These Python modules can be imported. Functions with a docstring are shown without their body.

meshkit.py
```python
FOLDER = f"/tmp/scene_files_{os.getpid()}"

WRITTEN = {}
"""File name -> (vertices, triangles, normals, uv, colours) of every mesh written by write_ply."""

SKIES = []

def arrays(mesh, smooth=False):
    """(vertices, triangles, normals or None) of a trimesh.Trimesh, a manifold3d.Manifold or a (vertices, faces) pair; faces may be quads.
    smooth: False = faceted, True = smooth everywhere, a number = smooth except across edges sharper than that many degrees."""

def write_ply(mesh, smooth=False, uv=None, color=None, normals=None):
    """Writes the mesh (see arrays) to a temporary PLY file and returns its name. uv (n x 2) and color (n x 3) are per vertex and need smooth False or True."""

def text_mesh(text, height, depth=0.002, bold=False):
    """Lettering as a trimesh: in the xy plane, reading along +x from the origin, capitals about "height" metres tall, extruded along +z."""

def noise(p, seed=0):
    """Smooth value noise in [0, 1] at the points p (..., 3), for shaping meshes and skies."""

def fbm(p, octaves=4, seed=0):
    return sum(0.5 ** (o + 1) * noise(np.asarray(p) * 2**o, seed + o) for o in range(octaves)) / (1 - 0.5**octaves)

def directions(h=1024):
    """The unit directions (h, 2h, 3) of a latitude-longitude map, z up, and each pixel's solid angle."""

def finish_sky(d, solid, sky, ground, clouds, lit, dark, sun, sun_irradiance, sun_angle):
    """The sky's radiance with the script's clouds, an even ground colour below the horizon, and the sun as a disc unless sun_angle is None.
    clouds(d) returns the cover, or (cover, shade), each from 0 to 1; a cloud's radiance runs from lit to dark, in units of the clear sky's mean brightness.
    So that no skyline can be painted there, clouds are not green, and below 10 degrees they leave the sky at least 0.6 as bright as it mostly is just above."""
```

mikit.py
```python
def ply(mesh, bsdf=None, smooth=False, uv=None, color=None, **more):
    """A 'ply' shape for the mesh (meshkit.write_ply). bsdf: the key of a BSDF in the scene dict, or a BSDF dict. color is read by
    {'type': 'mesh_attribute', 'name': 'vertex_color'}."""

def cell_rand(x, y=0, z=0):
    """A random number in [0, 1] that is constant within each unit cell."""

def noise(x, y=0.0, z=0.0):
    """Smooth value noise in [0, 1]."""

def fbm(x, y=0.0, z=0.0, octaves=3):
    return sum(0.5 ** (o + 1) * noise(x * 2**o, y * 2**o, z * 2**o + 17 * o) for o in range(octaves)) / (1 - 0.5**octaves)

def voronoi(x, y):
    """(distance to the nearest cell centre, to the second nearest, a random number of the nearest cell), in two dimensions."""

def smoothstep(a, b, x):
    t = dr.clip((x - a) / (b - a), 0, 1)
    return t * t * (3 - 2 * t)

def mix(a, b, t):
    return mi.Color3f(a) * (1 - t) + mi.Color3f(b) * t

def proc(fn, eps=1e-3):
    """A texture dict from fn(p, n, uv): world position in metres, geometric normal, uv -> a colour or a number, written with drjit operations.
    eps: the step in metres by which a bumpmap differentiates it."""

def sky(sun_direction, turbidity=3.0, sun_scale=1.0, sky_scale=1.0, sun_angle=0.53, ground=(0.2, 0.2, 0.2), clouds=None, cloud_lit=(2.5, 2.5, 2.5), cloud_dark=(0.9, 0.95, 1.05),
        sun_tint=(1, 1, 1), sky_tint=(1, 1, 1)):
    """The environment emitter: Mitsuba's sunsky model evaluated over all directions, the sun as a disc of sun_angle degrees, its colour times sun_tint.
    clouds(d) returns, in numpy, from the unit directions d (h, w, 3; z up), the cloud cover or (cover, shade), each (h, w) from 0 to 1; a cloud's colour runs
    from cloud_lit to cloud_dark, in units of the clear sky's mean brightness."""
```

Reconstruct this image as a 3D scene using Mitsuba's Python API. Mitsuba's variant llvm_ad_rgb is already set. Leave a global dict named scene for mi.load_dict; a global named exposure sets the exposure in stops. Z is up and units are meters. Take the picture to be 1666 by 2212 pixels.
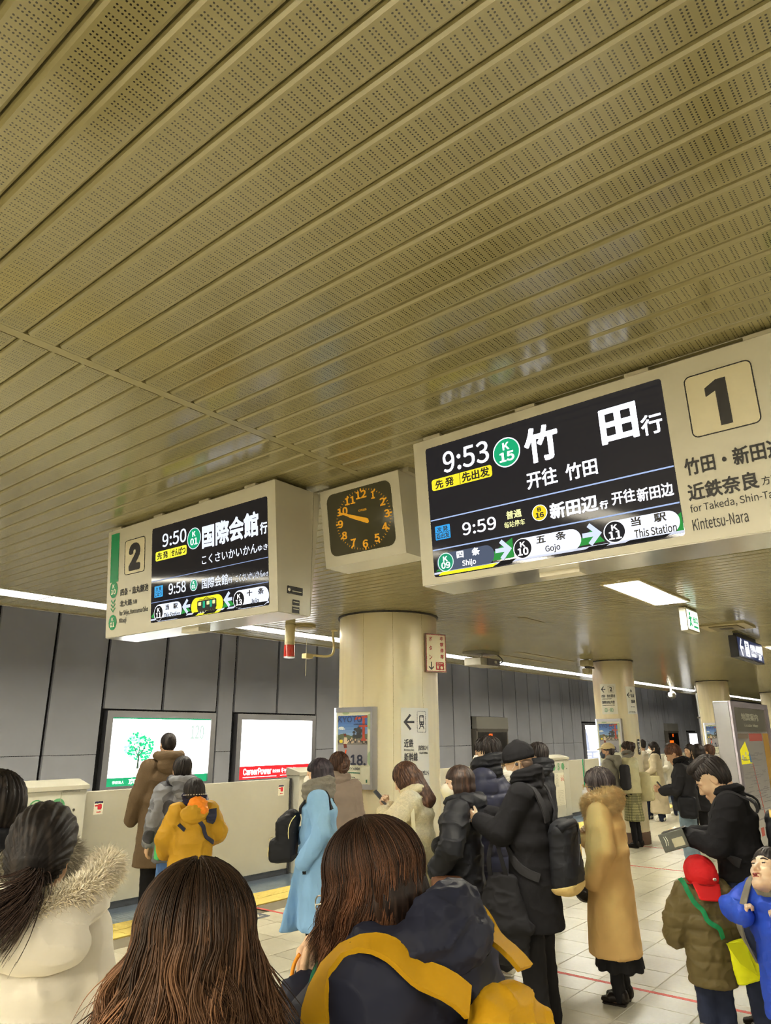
import math, glob
import numpy as np, trimesh, mitsuba as mi, drjit as dr, mikit, meshkit
import manifold3d as m3
from shapely import affinity, box as sbox, union_all
from shapely.geometry import Polygon, Point, LineString, MultiPolygon
from PIL import Image, ImageDraw, ImageFont
T = mi.ScalarTransform4f
A = np.array
scene, labels = {}, {}
# ---------------------------------------------------------------- camera (eye 1.8 m over the platform; +X along the track, +Y towards the screen doors)
YAW, PITCH, ROLL, FPX = 0.680895, 0.305388, -0.0044331, 1531.9
fwd = A([math.cos(YAW)*math.cos(PITCH), math.sin(YAW)*math.cos(PITCH), math.sin(PITCH)])
right = A([math.sin(YAW), -math.cos(YAW), 0.0]); up0 = np.cross(right, fwd)
upv = -math.sin(ROLL)*right + math.cos(ROLL)*up0
EYE = A([0, 0, 1.8])
scene['camera'] = {'type': 'perspective', 'fov': 2*math.degrees(math.atan(833/FPX)), 'fov_axis': 'x', 'near_clip': 0.05, 'far_clip': 400.0,
                   'to_world': T().look_at(origin=EYE.tolist(), target=(EYE+fwd).tolist(), up=upv.tolist())}
exposure = 0.0
ZC = 3.11                       # ceiling height
LED, LAMP, FILL_BACK = (38.0, 35.4, 29.0), (140.0, 129.0, 105.0), (185.0, 170.5, 139.0)   # radiance of the strip tubes, the recessed lamps and the added rows behind
SCREEN = 1.25                   # radiance of white on the displays
# ---------------------------------------------------------------- materials
def lin(h):
    v = A([int(h[i:i+2], 16) for i in (1, 3, 5)])/255.0
    return np.where(v <= .04045, v/12.92, ((v+.055)/1.055)**2.4)
def rgb(c): return {'type': 'rgb', 'value': [float(x) for x in (lin(c) if isinstance(c, str) else c)]}
def mat(key, col, rough=.6, metal=0.0, spec=.5, **kw):
    b = {'type': 'principled', 'base_color': rgb(col) if not isinstance(col, dict) else col, 'roughness': rough, 'metallic': metal, 'specular': spec, **kw}
    scene[key] = {'type': 'twosided', 'bsdf': b}
    return key
_mc = {}
def M(col, rough=.6, metal=0.0, spec=.5):      # plain-colour material by value, shared
    k = (tuple(np.round(lin(col) if isinstance(col, str) else col, 4)), rough, metal, spec)
    if k not in _mc: _mc[k] = mat(f'paint_{len(_mc)}', k[0], rough, metal, spec)
    return _mc[k]
def proc_col(fn): return mikit.proc(fn)
_count = {}
def numbered(name):
    n = _count.get(name, -1)+1; _count[name] = n
    return name if n == 0 else f'{name}_{n:03d}'
def obj(name, mesh, m, parent=None, smooth=False, kind=None, label=None, at=None, **kw):
    key = numbered(f'{parent}__{name}' if parent else name)
    if parent and kind is None and (name in ('print', 'picture_print', 'lettering', 'map_print', 'screen_print', 'numerals', 'lit_lettering', 'tree_print', 'trunk_print', 'route_mark', 'side_label')): kind = 'stuff'     # strokes too small to pick apart singly
    d = dict(mesh) if isinstance(mesh, dict) else mikit.ply(mesh, m, smooth, **kw)
    if at is not None: d['to_world'] = at
    scene[key] = d
    e = {}
    if kind: e['kind'] = kind
    if label: e['label'] = label
    if e: labels[key] = e
    return key
def thing(name, label, cat, group=None):
    key = numbered(name); labels[key] = {'label': label, 'category': cat}
    if group: labels[key]['group'] = group
    return key
def tag(key, label, cat, group=None):
    labels[key] = {**labels.get(key, {}), 'label': label, 'category': cat}
    if group: labels[key]['group'] = group
    return key
def struct(name, mesh, m, smooth=False, label=None, **kw):
    return obj(name, mesh, m, None, smooth, 'structure', label, **kw)
# ---------------------------------------------------------------- mesh helpers
cat = trimesh.util.concatenate
def bx(x0, x1, y0, y1, z0, z1):
    return trimesh.creation.box(bounds=[[min(x0, x1), min(y0, y1), min(z0, z1)], [max(x0, x1), max(y0, y1), max(z0, z1)]])
def man(mesh): return m3.Manifold(m3.Mesh(np.asarray(mesh.vertices, np.float32), np.asarray(mesh.faces, np.uint32)))
def tri(mm):
    q = mm.to_mesh(); return trimesh.Trimesh(q.vert_properties[:, :3], q.tri_verts, process=False)
def rbox(x0, x1, y0, y1, z0, z1, r=.01, seg=8):
    s = m3.Manifold.sphere(r, seg)
    return tri(m3.Manifold.batch_hull([s.translate((x, y, z)) for x in (min(x0, x1)+r, max(x0, x1)-r) for y in (min(y0, y1)+r, max(y0, y1)-r) for z in (min(z0, z1)+r, max(z0, z1)-r)]))
def cyl(p0, p1, r, seg=16, r2=None):
    p0, p1 = A(p0, float), A(p1, float); L = np.linalg.norm(p1-p0)
    m = m3.Manifold.cylinder(L, r, r if r2 is None else r2, seg)
    t = tri(m); t.apply_transform(trimesh.geometry.align_vectors([0, 0, 1], (p1-p0)/L)); t.apply_translation(p0); return t
def tube(pts, r, sides=6, closed_caps=True):
    p = A(pts, float); n = len(p); r = np.broadcast_to(r, (n,)).astype(float)
    t = np.gradient(p, axis=0); t /= np.linalg.norm(t, axis=1, keepdims=True)+1e-12
    a = np.cross(t, A([0.13, 0.31, 0.94])); a /= np.linalg.norm(a, axis=1, keepdims=True)+1e-12; b = np.cross(t, a)
    ang = np.arange(sides)*2*math.pi/sides
    v = p[:, None]+r[:, None, None]*(np.cos(ang)[None, :, None]*a[:, None]+np.sin(ang)[None, :, None]*b[:, None])
    i, j = np.meshgrid(np.arange(n-1), np.arange(sides), indexing='ij'); k = (j+1) % sides
    f = np.concatenate([np.stack([i*sides+j, i*sides+k, (i+1)*sides+k], -1).reshape(-1, 3), np.stack([i*sides+j, (i+1)*sides+k, (i+1)*sides+j], -1).reshape(-1, 3)])
    v = np.vstack([v.reshape(-1, 3), p[:1], p[-1:]]); s = np.arange(sides); s2 = (s+1) % sides
    f = np.vstack([f, np.stack([s2, s, s*0+n*sides], 1), np.stack([(n-1)*sides+s, (n-1)*sides+s2, s*0+n*sides+1], 1)])
    return trimesh.Trimesh(v, f, process=False)
def ribbon(pts, w, side, th=.004):
    """A flat strap along pts: width w along the side vectors (one or per point), thickness th."""
    p = A(pts, float); s = np.broadcast_to(A(side, float), p.shape).copy(); s /= np.linalg.norm(s, axis=1, keepdims=True)
    t = np.gradient(p, axis=0); n = np.cross(t, s); n /= np.linalg.norm(n, axis=1, keepdims=True)+1e-12
    w = np.broadcast_to(w, (len(p),))[:, None]
    v = np.stack([p-s*w/2-n*th/2, p+s*w/2-n*th/2, p+s*w/2+n*th/2, p-s*w/2+n*th/2], 1); m = len(p)
    f = []
    for i in range(m-1):
        for j in range(4):
            a, b, c, d = i*4+j, i*4+(j+1) % 4, (i+1)*4+(j+1) % 4, (i+1)*4+j
            f += [[a, b, c], [a, c, d]]
    f += [[0, 2, 1], [0, 3, 2]]; e = (m-1)*4; f += [[e, e+1, e+2], [e, e+2, e+3]]
    return trimesh.Trimesh(v.reshape(-1, 3), f, process=False)
def spline(pts, n=24):
    from scipy.interpolate import CubicSpline
    p = A(pts, float); d = np.r_[0, np.cumsum(np.linalg.norm(np.diff(p, axis=0), axis=1))]
    return CubicSpline(d, p)(np.linspace(0, d[-1], n))
# ---------------------------------------------------------------- flat print: outlines of lettering and marks in a plane
_FONTS = {'cjk': (glob.glob('/opt/blender-*/*/datafiles/fonts/Noto Sans CJK*') or glob.glob('/opt/blender-*/*/datafiles/fonts/Inter*'))[0],
          'inter': glob.glob('/opt/blender-*/*/datafiles/fonts/Inter.woff2')[0]}
_ft, _gc = {}, {}
def glyphs(text, bold=0, font='cjk', px=84):
    k = (text, bold, font, px)
    if k in _gc: return _gc[k]
    if (font, px) not in _ft: _ft[font, px] = ImageFont.truetype(_FONTS[font], px)
    ft = _ft[font, px]
    x0, y0, x1, y1 = ft.getbbox(text, anchor='ls', stroke_width=bold)
    im = Image.new('L', (x1-x0+8, y1-y0+8)); ImageDraw.Draw(im).text((4-x0, 4-y0), text, 255, ft, anchor='ls', stroke_width=bold)
    on = np.pad(np.asarray(im) > 127, ((0, 0), (1, 1))).astype(np.int8)
    r, s = np.nonzero(np.diff(on, axis=1) == 1); e = np.nonzero(np.diff(on, axis=1) == -1)[1]
    g = union_all(sbox(s, -r-1, e, -r)).buffer(.6).buffer(-.6).simplify(.55)
    a, b, c, d = g.bounds; g = affinity.translate(g, -a, -b)
    _gc[k] = (g, c-a, d-b)
    return _gc[k]
def fit(text, u0, u1, v0, v1, bold=2, font='cjk', px=84):
    """The text stretched to the box u0..u1 x v0..v1 of a plane."""
    g, w, h = glyphs(text, bold, font, px)
    return affinity.translate(affinity.scale(g, (u1-u0)/w, (v1-v0)/h, origin=(0, 0)), u0, v0)
def rrect(u0, u1, v0, v1, r): return sbox(u0+r, v0+r, u1-r, v1-r).buffer(r, quad_segs=6)
def disc(u, v, ru, rv=None): return affinity.scale(Point(u, v).buffer(1, quad_segs=10), ru, rv or ru)
def poly(*p): return Polygon(p)
def line(pts, w): return LineString(pts).buffer(w/2, cap_style=2, join_style=2)
def ring(g, w): return g.difference(g.buffer(-w))
def flat(geoms, o, ru, rv, off=.001, th=.0012):
    """Outlines in the plane (o, ru right, rv up) as a thin raised print; off = height of its back over the plane."""
    g = union_all([x.buffer(0) for x in (geoms if isinstance(geoms, (list, tuple)) else [geoms])])
    gs = [x for x in getattr(g, 'geoms', [g]) if isinstance(x, Polygon) and x.area > 1e-9]
    m = cat([trimesh.creation.extrude_polygon(x, th, engine='earcut') for x in gs])
    ru, rv, o = A(ru, float), A(rv, float), A(o, float); n = np.cross(ru, rv)
    v = m.vertices; m.vertices = o+v[:, :1]*ru+v[:, 1:2]*rv+(v[:, 2:]+off)*n
    return m
def glow(col, k=1.0, w=.03): return {'emitter': {'type': 'area', 'radiance': rgb(A(lin(col) if isinstance(col, str) else col)*k), 'sampling_weight': w}}
# ---------------------------------------------------------------- setting: ceiling of perforated slats
PITCH_S, GX = 0.1135, 0.8790      # slat pitch, x of one groove
def slat_col(base, holes):
    def fn(p, n, uv):
        u = (p.x-GX)/PITCH_S; k = dr.floor(u); a = (u-k)*PITCH_S-PITCH_S*.5
        tone = mikit.cell_rand(k, dr.floor(p.y/4.0))*.07+.965
        tone *= 1-.10*mikit.smoothstep(.55, .85, mikit.fbm(p.x*.9, p.y*.9))
        c = mi.Color3f(*base)*tone
        if holes:
            g = p.y/.02845; gy = (g-dr.floor(g)-.5)*.02845
            du = dr.abs(dr.abs(gy)-.0048); q = a/.0084; dv = (q-dr.round(q))*.0084
            hole = (dr.sqrt(du*du+dv*dv) < .0023) & (dr.abs(a) < .0084*4.4) & (n.z < -.9)
            c = dr.select(hole, mi.Color3f(.012, .010, .006), c)
        return c
    return fn
CEIL = (.200, .177, .084)
mat('ceiling_paint', mikit.proc(slat_col(CEIL, True)), .16, 0, .6)
mat('ceiling_paint_plain', CEIL, .30, 0, .55)
mat('dark_void', (.085, .072, .038), .8)
def slat_mesh(y0, y1, n=1):
    w = PITCH_S/2-.0024; e = .010; prof = [(-w, .030), (-w, .012), (-w+.003, .006), (-w+e, 0), (w-e, 0), (w-.003, .006), (w, .012), (w, .030)]
    ms = []
    for i in range(n):
        m = trimesh.creation.extrude_polygon(Polygon([(x+i*PITCH_S, z) for x, z in prof]), y1-y0, engine='earcut')
        v = m.vertices.copy(); m.vertices = np.c_[v[:, 0], y1-v[:, 2], v[:, 1]]     # keeps the orientation
        ms.append(m)
    return cat(ms)
ceil_key = struct('ceiling', cat([bx(-8, 60, a, b, ZC+.030, ZC+.12) for a, b in ((-3.3, -2.575), (-2.165, 6.775), (7.165, 7.62))]), 'dark_void', label='perforated metal slat ceiling over the platform')
COLS = [(-2.16, 2.285, 1, 81), (2.335, 6.775, 6, 83), (7.165, 7.62, 17, 88)]   # y from, y to, first slat, how many stand apart
for y0, y1, k0, n in COLS:
    d = mikit.ply(slat_mesh(y0, y1), 'ceiling_paint')
    for k in range(k0-8, k0-8+n):
        obj('slat', d, None, ceil_key, at=T().translate([GX+PITCH_S*(k+.5), 0, ZC]))
    kl, kh = -70, k0-8+n
    far = slat_mesh(y0, y1, 420-(n)); v = far.vertices; gi = np.round((v[:, 0])/PITCH_S).astype(int)
    v[:, 0] += np.where(gi < (k0-8+70), 0, n*PITCH_S); far.vertices = v
    obj('slat_field', far, 'ceiling_paint', ceil_key, kind='stuff', at=T().translate([GX+PITCH_S*(-70+.5), 0, ZC]))
obj('joint_strip', bx(-8, 60, 2.288, 2.332, ZC+.001, ZC+.03), 'ceiling_paint_plain', ceil_key)
obj('edge_trim', bx(-8, 60, 7.62, 7.66, ZC-.012, ZC+.14), M('#8d8672', .5), ceil_key)
# light strip over the platform edge: trough of white sheet with a tube fitting every 2.5 m
mat('white_sheet', (.72, .71, .66), .5)
def light_line(yc, xs, label, grp, hw=.155):
    for x in xs:
        t = thing('strip_light', label, 'ceiling light', grp)
        obj('housing', cat([bx(x, x+2.5, yc-hw-.02, yc-hw, ZC-.006, ZC+.1), bx(x, x+2.5, yc+hw, yc+hw+.02, ZC-.006, ZC+.1), bx(x, x+2.5, yc-hw, yc+hw, ZC+.06, ZC+.1), bx(x, x+.02, yc-hw, yc+hw, ZC-.006, ZC+.06)]), 'white_sheet', t)
        obj('diffuser', bx(x+.06, x+2.46, yc-hw+.025, yc+hw-.025, ZC+.004, ZC+.05), 'white_sheet', t, emitter={'type': 'area', 'radiance': rgb(LED)})
light_line(6.97, [.75+2.5*i for i in range(-1, 14)], 'long strip light in the row along the ceiling edge above the screen doors', 'strip lights above the screen doors')
light_line(-2.37, [.75+2.5*i for i in range(-3, 7)], 'long fluorescent strip light above the opposite platform edge', 'strip lights above the opposite edge')
for x in [-3.0+5.0*i for i in range(9)]:
    t = thing('track_light', 'fluorescent batten on the soffit above the track', 'ceiling light', 'battens above the track')
    obj('housing', bx(x, x+1.5, 9.4, 9.55, 4.26, 4.31), 'white_sheet', t); obj('tube', cyl((x+.03, 9.475, 4.235), (x+1.47, 9.475, 4.235), .02, 8), 'white_sheet', t, emitter={'type': 'area', 'radiance': rgb((60, 60, 60)), 'sampling_weight': .5})
# recessed lamps on the centre line; the first, behind the clock, is added fill
mat('gold_trim', (.75, .66, .42), .35, .5)
LAMPS = [(3.08, 2.305, 'recessed fluorescent panel light hidden behind the clock and the platform 1 board'), (6.19, 2.305, 'bright recessed fluorescent panel light in the ceiling right of the platform 1 sign'), (12.5, 2.305, 'recessed fluorescent panel light cut by the right picture edge behind the blue sign'), (18.8, 2.305, 'recessed fluorescent panel light far down the platform')]
LAMPS += [(x, y, f'recessed fluorescent panel light behind the viewer, {r} and {d}') for x, d in ((-1.75, 'nearest to the boards'), (-4.4, 'half way back'), (-7.0, 'furthest back')) for y, r in ((.2, 'right row'), (2.305, 'middle row'), (4.41, 'left row'))]  # rows behind the viewer are unseen, added to light the camera-facing sides
for x, yl, lab in LAMPS:
    t = thing('ceiling_lamp', lab, 'ceiling light')
    x1 = x+1.38; d_ = yl-2.305
    obj('frame', cat([bx(x-.02, x1+.02, 2.12+d_, 2.145+d_, ZC-.014, ZC-.001), bx(x-.02, x1+.02, 2.465+d_, 2.49+d_, ZC-.014, ZC-.001), bx(x-.02, x, 2.145+d_, 2.465+d_, ZC-.014, ZC-.001), bx(x1, x1+.02, 2.145+d_, 2.465+d_, ZC-.014, ZC-.001)]), 'gold_trim', t)
    obj('panel', bx(x, x1, 2.145+d_, 2.465+d_, ZC-.008, ZC-.001), 'white_sheet', t, emitter={'type': 'area', 'radiance': rgb(LAMP if x > 0 else FILL_BACK if x < -3 else A(LAMP)*.18), 'sampling_weight': 1.0 if x > 0 else 3.0})
# ---------------------------------------------------------------- floor
def floor_col(base, k):
    def fn(p, n, uv):
        f = mikit.fbm(p.x*3, p.y*3, octaves=3); g = mikit.noise(p.x*60, p.y*60)
        return mi.Color3f(*base)*(.93+.10*f+.05*g)*k
    return fn
TB = (.45, .42, .315)
for i, k in enumerate((1.0, .94, .82)): mat(f'floor_tile_{i}', mikit.proc(floor_col(TB, k)), .33, 0, .5)
def far_tiles(p, n, uv):
    a = p.x/.4-dr.floor(p.x/.4); b = (p.y-2.29)/.41; b = b-dr.floor(b)
    j = (dr.minimum(a, 1-a) < .007) | (dr.minimum(b, 1-b) < .007)
    return dr.select(j, mi.Color3f(.2, .18, .13), mi.Color3f(*TB)*(.93+.10*mikit.fbm(p.x*3, p.y*3)))
mat('floor_far', mikit.proc(far_tiles), .33, 0, .5)
fl = struct('floor', bx(-8, 60, -3.3, 8.05, -1.1, -.012), mat('grout', (.11, .095, .06), .8), label='cream tiled platform floor')
cand = []
for i in range(-20, 150):
    for j in range(-14, 11):
        x, y = i*.4, 2.29+j*.41
        if y+.41 > 6.72: continue
        cx, cy = x+.2, y+.205; az = math.degrees(math.atan2(cy, cx)); d = math.hypot(cx, cy)
        cand.append((0 if (9.5 < az < 68 and d > 4.4 and cx > 0) else 1, d, x, y))
cand.sort(); rng = np.random.default_rng(5)
tb = tri(m3.Manifold.hull_points(A([[a, b, 0] for a in (.0055, .3945) for b in (.0055, .4045)]+[[a, b, -.004] for a in (.003, .397) for b in (.003, .407)]+[[a, b, -.012] for a in (.003, .397) for b in (.003, .407)])))
td = [mikit.ply(tb, f'floor_tile_{i}') for i in range(3)]
rest = []
for n, (q, d, x, y) in enumerate(cand):
    if n < 300: obj('tile', td[rng.choice(3, p=[.62, .28, .10])], None, fl, at=T().translate([x, y, 0]))
    else: rest.append((x, y))
v, f = tb.vertices, tb.faces; rest = A(rest)
rv = (v[None]+np.c_[rest, rest[:, 0]*0][:, None]).reshape(-1, 3); rf = (f[None]+(np.arange(len(rest))*len(v))[:, None, None]).reshape(-1, 3)
obj('tile_field', trimesh.Trimesh(rv, rf, process=False), 'floor_tile_0', fl, kind='stuff')
# yellow tactile row and metal threshold in front of the doors
def tact():
    b = [bx(.002, .398, 0, .245, -.012, .002)]
    for a in range(6):
        for c in range(4): b.append(tri(m3.Manifold.cylinder(.006, .017, .011, 8).translate((.035+a*.0655, .03+c*.06, .001))))
    return cat(b)
yel = mat('tactile_yellow', (.62, .47, .11), .5)
ty = mikit.ply(tact(), yel); ty2 = mikit.ply(bx(.002, .398, .0, .245, -.012, 0), yel)
for i in range(2, 52):
    obj('tactile_tile', ty, None, fl, at=T().translate([i*.4, 6.97, 0])); obj('tactile_tile', ty2, None, fl, at=T().translate([i*.4, 6.722, 0]))
mat('threshold_metal', (.40, .50, .62), .18, .9)
obj('threshold_plate', bx(-8, 60, 7.225, 8.05, -.012, -.002), 'threshold_metal', fl)
gr = [bx(x, x+.012, 7.26, 7.70, -.002, .001) for x in np.arange(3, 22, .05)]
obj('threshold_rib', cat(gr), 'threshold_metal', fl, kind='stuff')
redm = mat('line_red', (.42, .06, .05), .5)
for x in (5.89, 12.9): obj('red_line', bx(x-.022, x+.022, -3.2, 6.71, -.0005, .001), redm, fl, label='red painted line across the tiles')
obj('red_line', bx(10.95, 10.99, 1.2, 4.4, -.0005, .001), redm, fl, label='red painted line across the tiles')
mk = obj('floor_mark', flat([rrect(0, .22, 0, .36, .02)], (5.52, 6.22, 0), (1, 0, 0), (0, 1, 0), 0, .0015), M('#4a4d52'), fl, label='grey painted queue mark on the floor')
obj('print', flat([fit('2', .05, .17, .06, .18, 3), disc(.11, .27, .05)], (5.52, 6.22, 0), (1, 0, 0), (0, 1, 0), .0016, .001), M('#b9b39c'), mk)
# ---------------------------------------------------------------- track trench and the wall beyond it
struct('track_bed', bx(-8, 60, 8.05, 12, -1.3, -1.1), M('#3a3733', .9), label='dark track bed')
struct('wall_platform_edge', bx(-8, 60, 8.0, 8.05, -1.1, -.012), M('#55524b', .8))
struct('track_ceiling', bx(-8, 60, 7.66, 12, 4.3, 4.4), M('#5c5850', .9), label='dark soffit above the track')
struct('ceiling_upstand', bx(-8, 60, 7.63, 7.66, ZC+.1, 4.3), M('#5c5850', .9))
def wall_col(p, n, uv):
    st = mikit.smoothstep(.72, .90, mikit.noise(p.x*11, p.z*.35, 3))*mikit.smoothstep(.5, .7, mikit.noise(p.x*.9, 5, 2))*mikit.smoothstep(1.2, 3.6, p.z)
    f = mikit.fbm(p.x*1.3, p.z*1.3)
    return mi.Color3f(.50, .51, .54)*(.9+.2*f)*(1-.38*st)
mat('wall_panel', mikit.proc(wall_col), .55)
wl = struct('wall_track', bx(-8, 60, 11.56, 11.9, -1.1, 4.3), M('#0e0f12', .9), label='grey panelled wall beyond the track')
seams = [-2.9, -1.9, -.95, 0, .95, 1.9, 2.85, 3.8, 4.73, 5.67, 6.61, 7.77, 8.99, 9.40, 10.55, 11.71, 12.5, 13.27, 14.05, 14.83, 15.61, 16.39, 17.17, 18.07, 19.1, 19.95, 20.76, 21.57, 22.38, 23.17, 23.97, 24.76, 25.55] + [25.55+.8*i for i in range(1, 42)]
openings = [(6.61, 8.99, .9, 2.235), (9.40, 11.71, .9, 2.235), (18.07, 19.95, .9, 2.30), (25.55, 27.15, .9, 2.24), (34.35, 35.95, .9, 1.95), (37.55, 39.15, .9, 1.95)]
g = .028
for a, b in zip(seams[:-1], seams[1:]):
    op = next((o for o in openings if a > o[0]-.3 and b < o[1]+.3), None)
    gg = g if b < 15 else .02
    if op:
        obj('panel', rbox(a+gg, b-gg, 11.5, 11.58, op[3]+.02, 4.3, .006, 4), 'wall_panel', wl); 
        obj('panel', rbox(a+gg, b-gg, 11.5, 11.58, -1.1, op[2]-.02, .006, 4), 'wall_panel', wl)
    else:
        obj('panel', rbox(a+gg, b-gg, 11.5, 11.58, 1.523, 4.3, .006, 4), 'wall_panel', wl); obj('panel', rbox(a+gg, b-gg, 11.5, 11.58, -1.1, 1.517, .006, 4), 'wall_panel', wl)
# the rest of the shell: end walls and the opposite side, all outside the frame
struct('wall_end', bx(60, 60.2, -8, 12, -1.3, 4.4), M('#77736a', .8)); struct('wall_back', bx(-8.2, -8, -8, 12, -1.3, 4.4), M('#a59f8c', .8))
struct('wall_opposite', bx(-8, 60, -8.2, -8, -1.3, 4.4), M('#8b887f', .8)); struct('track_bed_opposite', bx(-8, 60, -8, -3.3, -1.3, -1.1), M('#3a3733', .9)); struct('track_ceiling_opposite', bx(-8, 60, -8, -3.3, 3.3, 3.4), M('#7a756a', .9))
# ---------------------------------------------------------------- advertising light boxes on the far wall
alu = mat('aluminium', (.45, .45, .47), .35, .9)
def lightbox(x0, x1, z0, z1, label, fr=.11):
    t = thing('advertising_light_box', label, 'billboard')
    o, i = sbox(x0+.03, z0, x1-.03, z1), sbox(x0+fr+.03, z0+fr, x1-fr-.03, z1-fr)
    obj('frame', flat(o.difference(i), (0, 11.55, 0), (1, 0, 0), (0, 0, 1), 0, .12), alu, t)
    obj('lit_panel', bx(x0+fr, x1-fr, 11.47, 11.5, z0+fr-.02, z1-fr+.02), 'white_sheet', t, **glow((1, 1, .98), 2.6, .6))
    return t, (x0+fr+.03, x1-fr-.03, z0+fr, z1-fr)
def onwall(geoms, y=11.468): return flat(geoms, (0, y, 0), (1, 0, 0), (0, 0, 1), 0, .002)
t, (a, b, c, d) = lightbox(6.64, 8.96, .9, 2.225, 'white light box with a green tree and green bottom band behind the man in brown')
grn = M('#0f8a5c', .5)
obj('green_band', onwall([sbox(a, c, b, c+.13), sbox(a, d-.02, b, d)]), grn, t, **glow('#129a66', 1.0, .01))
obj('lettering', onwall([fit('学校法人', a+.12, a+.34, c+.035, c+.085, 1), fit('京都文教学園', a+.42, a+1.25, c+.02, c+.115, 2)], 11.465), 'white_sheet', t, **glow('#e8fff0', 2.0, .01))
obj('lettering', onwall([fit('120', b-.42, b-.13, d-.36, d-.12, 0), sbox(b-.12, d-.26, b-.08, d-.245)]), M('#8fa39a'), t, **glow('#9db5aa', 1.3, .01))
tr = np.random.default_rng(3); leaves = []; lv2 = []
for i in range(230):
    r_, th = math.sqrt(tr.random())*.26, tr.random()*6.283
    q = disc(a+.57+r_*math.cos(th)*1.05, c+.62+r_*math.sin(th)*.85+.03*math.cos(th*3), .012+.016*tr.random(), .010+.012*tr.random())
    (leaves if tr.random() < .35+.5*(math.cos(th) > .3) else lv2).append(q)
obj('tree_print', onwall(lv2), M('#8fdcb6'), t, **glow('#8fe6bd', 1.7, .01)); obj('tree_print', onwall(leaves, 11.466), M('#1fae74'), t, **glow('#25c083', 1.2, .01))
obj('trunk_print', onwall([poly((a+.55, c+.27), (a+.59, c+.27), (a+.578, c+.5), (a+.562, c+.5)), line([(a+.57, c+.45), (a+.47, c+.62)], .012), line([(a+.57, c+.47), (a+.68, c+.6)], .012), line([(a+.57, c+.5), (a+.58, c+.7)], .01)], 11.4645), M('#5b7a6a'), t)
t, (a, b, c, d) = lightbox(9.43, 11.68, .88, 2.225, 'white light box with a red bottom band, right of the tree light box')
obj('red_band', onwall(sbox(a, c, b, c+.24)), M('#c4161c'), t, **glow('#d8202a', 1.0, .01))
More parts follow.
